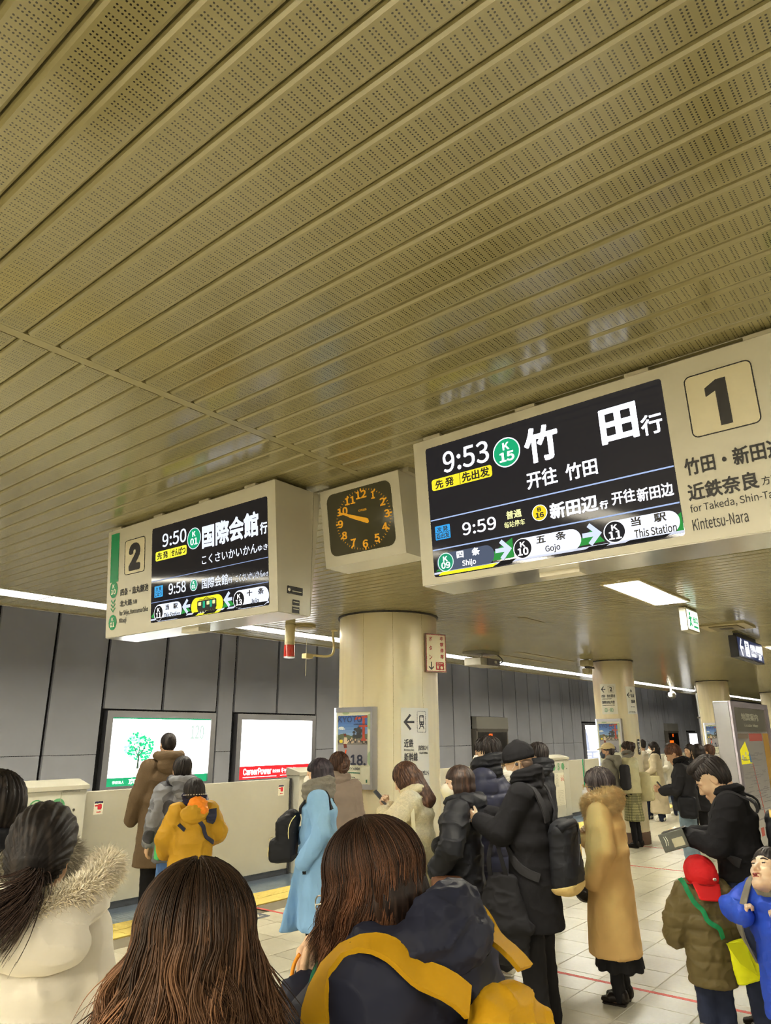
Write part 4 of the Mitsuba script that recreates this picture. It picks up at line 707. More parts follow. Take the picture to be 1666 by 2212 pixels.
class Person:
    """Skeleton in its own frame: x forward, y to its left, z up; place and facing put it in the station."""
    def __init__(s, label, pos, face, h=1.68, head=(0, 0, 0), lean=0, hs=1.0, hands=None, poles=None, stance=.09, feet=((0, 0), (0, 0)), shw=.175, shz=0.0, group=None, hs_skin='skin_mid', neck=0.0, cat_='person'):
        s.key = thing('person', label, cat_, group); s.h = h; k = s.k = h/1.70; s.hs = hs*(.93+.07*k) ; s.skin = hs_skin
        a = math.radians(face); s.M = T().translate([pos[0], pos[1], 0]).rotate([0, 0, 1], face)
        sp = lambda z, x=0.0: A([x*k+math.tan(math.radians(lean))*max(0, z-.9)*k, 0, z*k])
        s.hip, s.waist, s.chest, s.neck = sp(.92), sp(1.08), sp(1.28), sp(1.44, -.012)
        s.f, s.l, s.u = A([1., 0, 0]), A([0, 1., 0]), A([0, 0, 1.])
        s.sh = [sp(1.385)+A([-.005, y*k*shw/.175, shz]) for y in (.172, -.172)]
        yaw, pitch, roll = head; f = rotv([1, 0, 0], [0, 0, 1], yaw); l = rotv([0, 1, 0], [0, 0, 1], yaw)
        f2 = rotv(f, l, pitch); l = rotv(l, f2, roll); u = np.cross(f2, l)
        s.hf, s.hl, s.hu = f2, l, u                      # pitch > 0 looks down
        s.base = s.neck+A([neck*k, 0, .045*k]); s.hc = s.base+u*(h-.123*s.hs-s.base[2])+f2*.022*s.hs
        s.ha = [A(q, float) for q in (hands or (A([.03, .24, .80])*k, A([.03, -.24, .80])*k))]; s.el = []
        for i, sg in enumerate((1, -1)):
            d = s.ha[i]-s.sh[i]; L = np.linalg.norm(d); l1, l2 = .285*k, .255*k
            if L > (l1+l2)*.995: s.ha[i] = s.sh[i]+d/L*(l1+l2)*.995; d = s.ha[i]-s.sh[i]; L = np.linalg.norm(d)
            x = (l1*l1-l2*l2+L*L)/(2*L); y = math.sqrt(max(l1*l1-x*x, 0)); pole = A((poles or ((-.5, .55, -.6), (-.5, -.55, -.6)))[i], float); pole -= (pole@d)*d/L/L
            s.el.append(s.sh[i]+d/L*x+nrm(pole)*y)
        s.kn, s.an = [], []
        for i, sg in enumerate((1, -1)):
            fx, fy = feet[i]; an = A([-.02*k+fx, sg*stance*k+fy, .075*k]); hp = s.hip+A([0, sg*.085*k, -.02*k]); s.an.append(an); s.kn.append((an+hp)/2+A([.02*k, 0, .0]))
    def add(s, name, mesh, m, smooth=True, parent=None, kind=None, label=None, **kw):
        return obj(name, mesh, m, parent or s.key, smooth, kind, label, at=s.M, **kw)
    def H(s, x, y, z): return s.hc+(s.hf*x+s.hl*y+s.hu*z)*s.hs          # a point given in the head's frame
    @property
    def HR(s): return np.stack([s.hf, s.hl, s.hu])
    # --- the continuous body: head with face, neck, trunk, arms with hands, legs
    def body(s, fine=.006, hand_h=.0045, fists=(None, None), legs=True, coarse=.014, bare_legs=False):
        k, q, H, c = s.k, s.hs, s.H, Sculpt()
        R = s.HR
        c.ell(H(-.012, 0, .035), A([.096, .076, .088])*q, R, .02*q); c.ell(H(.030, 0, -.030), A([.064, .060, .085])*q, R, .03*q)
        for sg in (1, -1):
            c.cone(H(.0, sg*.050, -.055), H(.070, sg*.014, -.100), .026*q, .018*q, .025*q); c.ell(H(.062, sg*.036, -.028), A([.024, .024, .024])*q, R, .02*q)
            c.cone(H(.084, sg*.012, .022), H(.070, sg*.050, .018), .011*q, .010*q, .012*q)
        c.cone(H(.090, 0, .004), H(.108, 0, -.030), .008*q, .012*q, .010*q); c.cone(H(.096, .013, -.036), H(.096, -.013, -.036), .008*q, .008*q, .008*q)
        c.ell(H(.078, 0, -.100), A([.020, .024, .018])*q, R, .02*q)
        for sg in (1, -1): c.ell(H(.098, sg*.031, .001), A([.016, .017, .011])*q, R, .010*q, 's')
        for sg in (1, -1): c.ell(H(.080, sg*.031, .000), A([.013, .015, .0125])*q, R, .003*q)
        c.cone(H(.094, .016, -.060), H(.094, -.016, -.060), .0075*q, .0075*q, .006*q); c.cone(H(.091, .014, -.073), H(.091, -.014, -.073), .008*q, .008*q, .006*q)
        c.cone(H(.106, .018, -.0665), H(.106, -.018, -.0665), .0045*q, .0045*q, .004*q, 's')
        for sg in (1, -1):
            c.ell(H(-.012, sg*.078, -.008), A([.019, .009, .031])*q, R, .008*q); c.ell(H(-.006, sg*.088, -.006), A([.010, .007, .017])*q, R, .006*q, 's')
        c.cone(H(-.030, 0, -.060), s.neck+A([-.01, 0, -.03])*k, .054*q, .060*k, .03)
        head = c.mesh(fine)
        b = Sculpt()
        b.cone(H(-.030, 0, -.070), s.neck, .046*q, .050*k, .02)
        b.econe(s.neck-s.u*.02*k, s.chest, (.06*k, .055*k), (.13*k, .085*k), s.l).econe(s.chest, s.waist, (.13*k, .085*k), (.115*k, .08*k), s.l).econe(s.waist, s.hip, (.115*k, .08*k), (.125*k, .085*k), s.l)
        for i in (0, 1):
            b.chain([s.neck-s.u*.05*k, s.sh[i]*.98+s.neck*.02-s.u*.01], [.05*k, .048*k]); b.chain([s.sh[i], s.el[i], s.ha[i]], [.047*k, .038*k, .027*k])
            if legs: b.chain([s.hip+s.l*(.075 if i == 0 else -.075)*k, s.kn[i], s.an[i]], [.075*k, .05*k, .036*k] if not bare_legs else [.08*k, .055*k, .04*k]); b.cone(s.an[i]-s.u*.035*k, s.an[i]+A([.12, 0, -.045])*k, .03*k, .022*k)
        parts = [head, b.mesh(coarse)]
        for i in (0, 1):
            if fists[i] is not None: parts.append(s.hand(i, *fists[i]).mesh(hand_h))
        try: out = tri(m3.Manifold.batch_boolean([man(p) for p in parts], m3.OpType.Add)); assert len(out.faces) > 1000
        except Exception: out = cat(parts)
        s.bk = s.add('body', out, s.skin)
        return s
    def hand(s, i, point=None, palm=None, curl=25, spread=4, thumb=35, sc=1.0):
        """Palm and five fingers: point = finger direction, palm = direction the palm faces, curl in degrees per joint (one value or four)."""
        w = s.ha[i]; d = nrm(point if point is not None else w-s.el[i]); n = A(palm if palm is not None else (0, -1 if i == 0 else 1, 0), float); n = nrm(n-d*(n@d)); t = np.cross(n, d)*(1 if i == 0 else -1)   # t towards the thumb
        c = Sculpt(); k = s.k*sc; cu = np.broadcast_to(curl, (4,)).astype(float)
        c.cone(w-d*.03*k, w+d*.015*k, .026*k, .024*k, .01)
        root = []
        for j, (off, L) in enumerate(((.030, .070), (.010, .078), (-.010, .073), (-.029, .056))):
            r = w+d*(.088-.004*abs(j-1))*k+t*off*k; root.append(r)
            c.cone(w+d*.015*k+t*off*.6*k, r, .017*k, .0125*k, .012)
            fd = rotv(d, n, -spread*(1.5-j)*(1 if i == 0 else -1)); p = r; ang = 0; ax = np.cross(d, n)
            for seg, rad in ((.42, .0098), (.32, .0088), (.26, .0078)):
                ang += cu[j]; q = rotv(fd, ax, ang); e = p+q*L*seg*k*1.05; c.cone(p, e, rad*k, rad*k*.92, .003); p = e
        p = w+d*.03*k+t*.026*k; c.cone(w+d*.015*k+t*.01*k, p, .02*k, .015*k, .012)
        td = nrm(d*math.cos(math.radians(thumb))+t*math.sin(math.radians(thumb))+n*.35)
        e = p+td*.038*k; c.cone(p, e, .0125*k, .0108*k, .004); td2 = nrm(td*.8+d*.5+n*.25); c.cone(e, e+td2*.03*k, .0105*k, .009*k, .003)
        return c
    # --- clothing
    def coat(s, m, hem=.55, hw=.25, hd=.17, sleeve=(.078, .066, .058), thick=0.0, h=.011, amp=.007, quilt=0, name='coat', cuff=.02, sh_drop=.0, neck_r=.085, seed=1, flare=None, waist=None, chest=None, fz=4.5, back=0.0, extra=None, arms=True):
        k, c = s.k, Sculpt(); t = thick
        hx = s.hip[0]*.6
        hemp = A([hx-back, 0, hem*k]); ch = chest or (.195, .135); wa = waist or (.19, .135)
        c.econe(s.neck-s.u*.015*k, s.neck-s.u*.055*k, ((neck_r-.012)*k+t, (neck_r-.015)*k+t), ((neck_r+.05)*k+t, (neck_r+.008)*k+t), s.l, .04)
        c.econe(s.neck-s.u*.055*k, s.chest, ((neck_r+.045)*k+t, (neck_r+.012)*k+t), (ch[0]*k+t, ch[1]*k+t), s.l, .05)
        c.econe(s.chest, s.waist, (ch[0]*k+t, ch[1]*k+t), (wa[0]*k+t, wa[1]*k+t), s.l, .05)
        c.econe(s.waist, hemp, (wa[0]*k+t, wa[1]*k+t), (hw*k, hd*k), s.l, .05)
        for i in (0, 1):
            c.chain([s.neck-s.u*.06*k, s.sh[i]-s.u*(.02+sh_drop)*k], [.07*k+t, .078*k+t], .04)
            if arms: e = s.el[i]; w = s.ha[i]; d = nrm(w-e); c.chain([s.sh[i]-s.u*.02*k, e, w-d*cuff], [sleeve[0]*k+t, sleeve[1]*k+t, sleeve[2]*k+t], .025)
        c.box(hemp-s.u*.3, (.6, .6, .3), None, .001, .012, 's')
        if extra: extra(c)
        mm = c.mesh(h); mm = push(mm, wrinkle(amp, 10/k, fz/k, seed))
        if quilt: mm = push(mm, lambda v: .018*k*(np.abs(np.sin(v[:, 2]*math.pi/(quilt*k)+1.5*fb(v*2.2, 2, 5)))**.45-.75))
        s.add(name, mm, m); s.cm = mm if name == 'coat' else getattr(s, 'cm', mm); return s
    def trousers(s, m, w=(.092, .072, .062), h=.013, top=.98, name='trousers', cuff=.05):
        k, c = s.k, Sculpt()
        c.econe(A([s.hip[0], 0, top*k]), s.hip-s.u*.06*k, (.155*k, .11*k), (.165*k, .115*k), s.l)
        for i, sg in enumerate((1, -1)): c.chain([s.hip+A([0, sg*.075*k, -.06*k]), s.kn[i], s.an[i]+s.u*(cuff-.075)*k], [w[0]*k, w[1]*k, w[2]*k], .03)
        s.add(name, push(c.mesh(h), wrinkle(.006, 11, 7, 3)), m); return s
    def shoes(s, m, sole=None, length=.255, h=.008, high=.0):
        k = s.k
        for i in (0, 1):
            a = s.an[i]; x0 = a[0]-.075*k; c = Sculpt(); y = a[1]
            c.econe(A([x0+.03*k, y, .055*k]), A([x0+.15*k, y, .05*k]), (.034*k, .04*k), (.04*k, .036*k), s.l, .02).econe(A([x0+.15*k, y, .04*k]), A([x0+length*k-.035*k, y, .032*k]), (.042*k, .03*k), (.034*k, .018*k), s.l, .02)
            c.cone(A([x0+.045*k, y, .06*k]), A([x0+.05*k, y, (.085+high)*k]), .036*k, .036*k, .02)
            c.box(A([x0+.5, y, -.1+.022*k]), (1, 1, .1), None, .001, .004, 's'); key = s.add('shoe', c.mesh(h), m)
            d = Sculpt(); d.econe(A([x0+.035*k, y, .012*k]), A([x0+length*k-.04*k, y, .012*k]), (.038*k, .012*k), (.040*k, .012*k), s.l, .01); d.box(A([x0, y, -.1+.001]), (1, 1, .1), None, .001, .002, 's'); s.add('sole', d.mesh(h), sole or m, parent=key)
        return s
    # --- hair: a cap following the skull; curtain = (front x, back x, bottom z, half width) falls below it
    def hair(s, m, style='short', h=.006, amp=.004, seed=2, length=-.10, fringe=.050, width=.092, back=.105, vol=1.0, front=.03, name='hair', flare=.0, cutx=None, temple=0):
        q, H, R, c = s.hs, s.H, s.HR, Sculpt()
        c.ell(H(-.016, 0, .045), A([.107*vol, .086*vol, .090*vol])*q, R, .02*q)
        if style in ('bob', 'long'):
            z1 = -.03
            c.econe(H(-.018, 0, .04), H(-.02, 0, z1), (.088*q*vol, .100*q*vol), (width*q, back*q), s.hl, .03*q); c.econe(H(-.02, 0, z1), H(-.022-flare*.4, 0, length), (width*q, back*q), ((width-.012+flare)*q, (back-.018+flare)*q), s.hl, .03*q)
        else:
            c.ell(H(-.045, 0, -.005), A([.066, .080, .075])*q, R, .03*q)
        # open the face; keep a fringe down to 'fringe'
        c.ell(H(.105 if cutx is None else cutx, 0, -.052), A([.085, .068, .052+fringe])*q, R, .010*q, 's')
        if style == 'short':
            for sg in (1, -1): c.ell(H(.02, sg*.095, -.055), A([.075, .03, .055])*q, R, .012*q, 's')
            if temple: [c.ell(H(.040, sg*.088, -.008), A([.064, .040, .030+temple])*q, R, .012*q, 's') for sg in (1, -1)]
            c.ell(H(-.05, 0, -.115), A([.12, .12, .045])*q, R, .012*q, 's')
        c.ell(H(.0, 0, -.14), A([.055, .05, .17])*q, R, .01, 's') if style in ('bob', 'long') else None
        mm = c.mesh(h*q)
        def strands(v):
            p = v-s.hc; x, y, z = p@s.hf, p@s.hl, p@s.hu; a = np.arctan2(y, x); r = np.hypot(x, y)
            return amp*q*((fb(np.stack([a*9+z*2/q, z*3.5/q, r*6], 1), 3, seed)-.5)*2.0+.5*np.sin(a*34+6*fb(np.stack([a*4, z*9, r*3], 1), 2, seed+3)))
        s.hk = s.add(name, push(mm, strands), m); s.hmesh = mm
        return s
    def face(s, eyes=True, brows=True, lips=False, m='ink_hair', open_=.5):
        q, H = s.hs, s.H
        for sg in (1, -1):
            if eyes:
                e = Sculpt(); e.ell(H(.0915, sg*.031, .001), A([.0035, .011, .0045*open_+.001])*q, s.HR, .002); s.add('eye', e.mesh(.0022), M('#1a1412', .3))
            if brows: s.add('eyebrow', tube([H(.0955, sg*.014, .021), H(.0945, sg*.030, .026), H(.084, sg*.049, .021)], [.003*q, .004*q, .002*q], 6), M('#171210', .8))
        if lips:
            e = Sculpt(); e.cone(H(.097, .017, -.0605), H(.097, -.017, -.0605), .0052*q, .0052*q, .004).cone(H(.0945, .014, -.0735), H(.0945, -.014, -.0735), .0055*q, .0055*q, .004); s.add('lips', e.mesh(.003), M('#9c5a4c', .5))
        return s
    def mask(s, m, pleats=True, bulge=.0):
        q, H, c = s.hs, s.H, Sculpt()
        c.ell(H(.056+bulge, 0, -.060), A([.061, .063, .052])*q, s.HR, .02); c.ell(H(.088+bulge, 0, -.040), A([.034, .034, .036])*q, s.HR, .03); c.ell(H(.080, 0, -.098), A([.030, .038, .024])*q, s.HR, .02)
        c.box(H(-.055, 0, -.05), (.085*q, .2, .2), s.HR, .001, .01, 's')
        mm = c.mesh(.005*q)
        if pleats: mm = push(mm, lambda v: .0018*q*np.sin((v-s.hc)@s.hu/q*420))
        key = s.add('face_mask', mm, m)
        for sg in (1, -1): s.add('ear_loop', tube(spline([H(.045, sg*.060, -.035), H(.018, sg*.077, -.018), H(-.018, sg*.084, .012), H(-.026, sg*.083, -.012), H(.0, sg*.079, -.055), H(.035, sg*.060, -.085)], 20), .0016, 5), m, parent=key)
        return s
    def glasses(s, m, lens=True):
        q, H = s.hs, s.H; parts = []
        for sg in (1, -1):
            parts.append(tube([H(.112, sg*.032, .0)+(s.hl*math.cos(a)*.024+s.hu*math.sin(a)*.018)*q for a in np.linspace(0, 2*math.pi, 20)], .0016*q, 5)); parts.append(tube([H(.110, sg*.056, .004), H(.06, sg*.074, .004), H(-.02, sg*.084, .004), H(-.04, sg*.082, -.014)], .0017*q, 5))
        parts.append(tube([H(.113, .009, .004), H(.116, 0, .007), H(.113, -.009, .004)], .0016*q, 5)); s.add('glasses', cat(parts), m); return s
    def phone(s, i, fwd_, up, m='#1b1d22', size=(.036, .074, .0045), label=None, glowc=None, cat_='phone', shift=(0, 0, 0), name='smartphone'):
        """A phone held in the hand: its own thing, placed in the station."""
        d = nrm(up); n = A(fwd_, float); n = nrm(n-d*(n@d)); r = np.cross(d, n); c = s.ha[i]+A(shift, float)
        b = rbox(-size[0], size[0], -size[1], size[1], -size[2], size[2], .004); Rm = np.eye(4); Rm[:3, :3] = np.stack([r, d, n], 1); Rm[:3, 3] = c; b.apply_transform(Rm)
        t = thing(name, label, cat_); obj('case', b, M(m, .35), t, at=s.M)
        sc = flat(rrect(-size[0]+.004, size[0]-.004, -size[1]+.005, size[1]-.005, .004), c, r, d, size[2], .0006); obj('screen', sc, M('#20242c', .15), t, at=s.M, **(glow(glowc, .7, .01) if glowc else {})); return t
def fur(mesh, n, L, m, person, name='fur_trim', seed=1, parent=None, droop=.5, r=.0016):
    """Tufts standing on a surface: one part of fine tapered hairs."""
    rng = np.random.default_rng(seed); p, fi = trimesh.sample.sample_surface(mesh, n, seed=seed); nn = mesh.face_normals[fi]; d = nn+rng.normal(0, .45, nn.shape)+A([0, 0, -droop]); d /= np.linalg.norm(d, axis=1, keepdims=True)
    b = np.cross(d, rng.normal(0, 1, d.shape)); b /= np.linalg.norm(b, axis=1, keepdims=True); c = np.cross(d, b); ln = L*rng.uniform(.6, 1.2, (n, 1)); mid = p+d*ln*.5; tip = p+d*ln+A([0, 0, -1])*ln*.35*droop; p = p-nn*.004
    v = np.stack([p+b*r, p-b*r*.5+c*r*.9, p-b*r*.5-c*r*.9, mid+b*r*.8, mid-b*r*.4+c*r*.7, mid-b*r*.4-c*r*.7, tip], 1).reshape(-1, 3)
    f0 = A([[0, 1, 4], [0, 4, 3], [1, 2, 5], [1, 5, 4], [2, 0, 3], [2, 3, 5], [3, 4, 6], [4, 5, 6], [5, 3, 6]]); f = (f0[None]+(np.arange(n)*7)[:, None, None]).reshape(-1, 3)
    return person.add(name, trimesh.Trimesh(v, f, process=False), m, True, parent, 'stuff')
# ---------------------------------------------------------------- the people on the platform
cloth('wool_camel', '#b89560', .9, .10, 10); cloth('fur_camel', '#b89c6c', .9, .3, 30); cloth('cloth_black', '#131315', .8, .15); cloth('cloth_charcoal', '#1f1f21', .85, .15); cloth('wool_black', '#121214', .95, .2, 40, .25)
cloth('nylon_black', '#151619', .55, .15); cloth('nylon_navy', '#20222f', .5, .12, 8); cloth('wool_brown', '#4b3d2c', .9, .14, 12, .25); cloth('denim_blue', '#3f5a86', .8, .2, 20); cloth('denim_pale', '#6d7f8c', .8, .2, 20); cloth('denim_dark', '#1d2232', .8, .2, 20)
cloth('nylon_mustard', '#9c761c', .6, .1, 9); cloth('nylon_orange', '#d6781f', .55, .1, 12); cloth('wool_blue', '#7399c0', .9, .08, 8); cloth('knit_grey', '#66635b', .95, .25, 30, .3); cloth('wool_beige', '#82756a', .85, .1); cloth('boucle_cream', '#bcae88', .95, .16, 55, .35)
cloth('canvas_cream', '#b8b08a', .85, .1); cloth('wool_white', '#c9c3b6', .9, .06, 9); cloth('fur_white', '#e6dfcc', .9, .2, 40); cloth('fur_grey', '#8d8779', .9, .35, 22); cloth('cloth_olive', '#4a4128', .6, .12, 10); cloth('cloth_grey', '#6a675c', .85, .15); cloth('cotton_red', '#b01a1c', .75, .08); cloth('nylon_blue', '#2340a8', .5, .1, 9)
cloth('canvas_yellow', '#a87e10', .75, .08); cloth('knit_green', '#15523a', .9, .2, 30); cloth('knit_ivory', '#d8cfae', .9, .1, 30); cloth('trench_cream', '#b3a78c', .8, .08); cloth('puffer_white', '#d2cdbd', .6, .08); cloth('leather_black', '#151210', .35, .1); cloth('leather_brown', '#4a3020', .45, .2); cloth('plastic_lime', '#d6da1a', .5, .05)
MW = cloth('mask_white', '#e9e6dc', .8, .03); MBG = cloth('mask_beige', '#cfc7a4', .8, .03); cloth('mask_grey', '#3d4450', .8, .05); cloth('sneaker_white', '#e3dfcf', .6, .05); BK, LB = 'cloth_black', 'leather_black'
gold = mat('gold_metal', (.75, .55, .22), .3, 1.0); silv = mat('silver_metal', (.75, .74, .7), .3, 1.0)
def camo(p, n, uv):
    a = mikit.noise(p.x*11, p.y*11, p.z*9); b = mikit.noise(p.x*9+7, p.y*9, p.z*8)
    c = mikit.mix((.075, .078, .088), (.135, .14, .155), mikit.smoothstep(.47, .5, a)); return dr.select(b > .62, mi.Color3f(.022, .022, .028), c)
mat('nylon_camo', mikit.proc(camo), .6, 0, .3)
def plaid(p, n, uv):
    h = dr.sin(p.z*150) > .3; v = dr.sin((p.x+p.y)*150) > .3; c = dr.select(h, mi.Color3f(.13, .13, .045), mi.Color3f(.26, .24, .12)); return dr.select(v, c*.55, c)
mat('wool_plaid', mikit.proc(plaid), .9)
def hood_down(p, m, r=.12, x=-.13, z=1.38, name='hood', w=.13, fat=.05, h=.009, amp=.006):
    k, c = p.k, Sculpt(); q = lambda X, Y, Z: p.neck+A([X, Y, Z-1.44])*k
    c.ell(q(x, 0, z), A([fat*1.25, w, r*.8])*k, None, .03); c.torus(q(x*.35, 0, z+.085), (.105*k, .115*k), fat*.75*k, (p.f, p.l), k=.03, n=12, a0=60, a1=300); c.ell(q(x-.015, 0, z-.02), A([fat, w*.75, r*.85])*k, None, .03)
    return p.add(name, push(c.mesh(h), wrinkle(amp, 14, 12, 4)), m)
def scarf(p, m, rr=.055, R=(.105, .12), z=1.475, name='scarf', h=.008, lumps=3, amp=.006, tilt=.0, x=.015):
    k, c = p.k, Sculpt(); rg = np.random.default_rng(7)
    for i in range(lumps):
        o = p.neck+A([x, 0, (z-1.44)+.038*(i-(lumps-1)/2)])*k; an = np.linspace(0, 2*math.pi, 15); ph = rg.uniform(0, 6)
        c.chain([o+A([R[0]*math.cos(a)*(1+.12*math.sin(2*a+ph)), R[1]*math.sin(a), .03*math.sin(a+ph)+tilt*math.cos(a)])*k for a in an], rr*k, .012)
    mm = c.mesh(h); key = p.add(name, push(mm, lambda v: amp*(np.sin(v[:, 2]*150+8*fb(v*9, 2, 2))*.5+(fb(v*22, 2, 3)-.5))), m); p.smesh = mm; return key
def bag(label, p, m, sculpt, name='backpack', h=.009, amp=.005, cat_='backpack'):
    t = thing(name, label, cat_); obj('body', push(sculpt.mesh(h), wrinkle(amp, 12, 10, 9)), m, t, True, at=p.M); return t
def strap(t, p, pts, w, m, th=.007, side=None, name='strap', n=26, on=None):
    q = spline(pts, n); s_ = side if side is not None else p.l
    if on is not None:      # laid on a garment: every point moves to the cloth and lies flat on it
        from scipy.spatial import cKDTree
        from scipy.ndimage import gaussian_filter1d as gf
        v = A(on.vertices); nn = vnorm(on); d, ix = cKDTree(v).query(q, 12); near = np.minimum(1, np.maximum(0, (.11-d[:, 0])/.04))[:, None]
        ns = nn[ix].mean(1); ns /= np.linalg.norm(ns, axis=1, keepdims=True)+1e-9; q2 = v[ix].mean(1)+ns*(th*.5+.004); q = q+(q2-q)*near
        q = gf(q, 1.0, axis=0, mode='nearest'); tg = np.gradient(q, axis=0); s_ = gf(np.cross(tg, ns), 1.5, axis=0, mode='nearest')
    return obj(name, ribbon(q, w, s_, th), m, t, 30, at=p.M)
# ---- man in the black beanie
p = Person('man in a black beanie, black coat and face mask looking at his phone', (4.80, 2.60), 98, 1.745, head=(10, 14, 0), hands=((.34, .10, 1.22), (.38, -.08, 1.25)), poles=((-.3, .6, -.8), (-.3, -.6, -.8)), stance=.10, hs_skin='skin_mid', neck=.03)
p.body(fists=(((.9, -.25, .35), (-.3, -.9, .1), 38), ((.8, .35, .45), (-.4, .7, .3), 42))); p.face(eyes=True, brows=False); p.mask(MW); p.glasses(gold)
c = Sculpt(); c.ell(p.H(-.014, 0, .055), A([.112, .092, .088]), p.HR, .02); c.econe(p.H(-.012, 0, .055), p.H(-.014, 0, .016), (.094, .108), (.093, .106), p.hl, .02); c.torus(p.H(-.012, 0, .030), (.100, .086), .013, (p.hf, p.hl), k=.012, n=20); c.box(p.H(0, 0, -.49), (.5, .5, .5), p.HR, .001, .006, 's'); c.ell(p.H(-.03, 0, .140), (.02, .02, .012), None, .02)
p.add('beanie', push(c.mesh(.006), lambda v: .0016*np.sin(np.arctan2((v-p.hc)@p.hl, (v-p.hc)@p.hf)*60)), 'wool_black')
c = Sculpt(); c.ell(p.H(-.045, 0, -.018), (.056, .072, .05), p.HR, .02); c.ell(p.H(.03, 0, -.05), (.07, .2, .09), p.HR, .01, 's'); p.add('hair', c.mesh(.006), mat('hair_shaved', (.13, .085, .06), .7))
obj('earphone', tri(m3.Manifold.sphere(.011, 12).translate(tuple(p.H(-.004, .086, -.012)))), ink, p.key, True, at=p.M)
p.coat('wool_black', hem=.555, hw=.225, hd=.18, sleeve=(.088, .078, .064), amp=.006, h=.010, chest=(.20, .135), waist=(.20, .14), cuff=.015)
scarf(p, 'wool_black', .036, (.082, .090), 1.46, 'high_collar', lumps=3)
p.trousers(BK, (.098, .082, .072), cuff=.03); p.shoes(LB)
p.phone(1, (-.75, .25, .6), (.62, .1, .55), '#8f8f86', label='smartphone with a pale blue screen in the hand of the man in the beanie', glowc='#a9c4d8', shift=(.05, .03, .05))
c = Sculpt(); c.box((-.225, -.03, 1.00), (.075, .150, .20), None, .05, .03); c.ell((-.22, -.03, 1.19), (.085, .152, .06), None, .03); c.ell((-.25, -.03, .93), (.08, .14, .13), None, .04)
t = bag('black roll-top backpack with a beige base on the man in the beanie', p, 'nylon_black', c)
c = Sculpt(); c.box((-.225, -.03, 1.00), (.082, .157, .207), None, .05, .03); c.ell((-.25, -.03, .93), (.087, .147, .137), None, .04); c.box((-.225, -.03, 1.365), (.6, .6, .505), nrm((1, 0, .25))[None]*0+np.stack([nrm((1, 0, -.22)), A([0, 1, 0]), nrm((.22, 0, 1))]), .001, .006, 's'); obj('base', c.mesh(.008), cloth('canvas_tan', '#b59a63', .85), t, True, at=p.M)
obj('roll_top', tube(spline([(-.24, -.17, 1.20), (-.28, -.02, 1.225), (-.24, .12, 1.20)], 12), .032, 8), 'nylon_black', t, True, at=p.M); obj('zip_pull', tube([(-.332, -.02, 1.10), (-.338, -.01, 1.06), (-.336, -.015, 1.03)], .006, 6), gold, t, True, at=p.M)
for sg in (1, -1): strap(t, p, [(-.20, sg*.10-.01, 1.22), (-.14, sg*.12, 1.40), (-.03, sg*.13, 1.455), (.09, sg*.14, 1.38), (.15, sg*.15, 1.22), (.08, sg*.19, 1.02), (-.12, sg*.17, .90)], .055, 'cloth_charcoal', .014, on=p.cm)
strap(t, p, [(-.30, -.10, 1.22), (-.328, -.03, 1.10), (-.335, .03, .98)], .03, 'nylon_black', .008)
c = Sculpt(); c.econe((.13, .25, .90), (.13, .26, .62), (.10, .05), (.19, .085), (1, 0, 0), .04).econe((.13, .26, .62), (.12, .26, .44), (.19, .085), (.14, .07), (1, 0, 0), .04); c.ell((.12, .26, .47), (.13, .07, .08), None, .04)
t = bag('large black cloth tote bag hanging from the arm of the man in the beanie', p, 'cloth_black', c, 'tote_bag', .010, .010, 'bag')
for dx in (-.05, .06): strap(t, p, [(.13+dx, .27, .88), (.15+dx*.8, .29, 1.02), (.17, .24, 1.15)], .03, 'cloth_black', .006, (1, 0, 0))
# ---- woman in the camel coat
p = Person('elderly woman in a long camel coat with a fur collar, face mask and glasses', (5.535, 2.375), 97, 1.55, head=(12, 4, 0), hands=((.07, .20, .80), (.17, -.10, 1.03)), poles=((-.8, .5, -.2), (-.3, -.7, -.7)), stance=.07, hs_skin='skin_mid', neck=.005)
p.body(fists=(None, ((.3, .2, .9), (-.5, .8, 0), 50))); p.face(True, False); p.mask(MW, bulge=.004); p.glasses(gold)
p.hair(HG, 'bob', length=-.098, fringe=.034, width=.090, back=.100, amp=.009, vol=1.02, flare=.006)
p.coat('wool_camel', hem=.335, hw=.235, hd=.205, sleeve=(.092, .10, .078), amp=.006, h=.010, chest=(.19, .15), waist=(.195, .16), cuff=.0, sh_drop=.03, fz=2.2)
sk = scarf(p, 'fur_camel', .062, (.10, .125), 1.43, 'fur_collar', lumps=2, tilt=-.02); fur(p.smesh, 5000, .032, 'fur_camel', p, 'collar_tuft', 3, sk, .35, .0022)
c = Sculpt(); c.econe(A([-.015, 0, .40]), A([-.02, 0, .215]), (.16, .13), (.17, .165), p.l, .02); c.box((0, 0, -.3+.217), (1, 1, .3), None, .001, .006, 's'); p.add('skirt', push(c.mesh(.010), lambda v: .010*np.sin(np.arctan2(v[:, 1], v[:, 0]+.015)*9)), BK)
p.trousers(BK, (.075, .058, .048), top=.8, name='stockings', cuff=.06); p.shoes(LB, length=.245)
c = Sculpt(); c.ell((.175, -.02, .74), (.075, .13, .105), None, .03); c.ell((.17, -.02, .68), (.09, .14, .06), None, .03); t = bag('small black handbag on the far arm of the woman in the camel coat', p, LB, c, 'handbag', .008, .008, 'bag'); strap(t, p, [(.17, -.10, .80), (.16, -.14, .95), (.17, -.15, 1.02)], .02, LB, .006, (1, 0, 0))
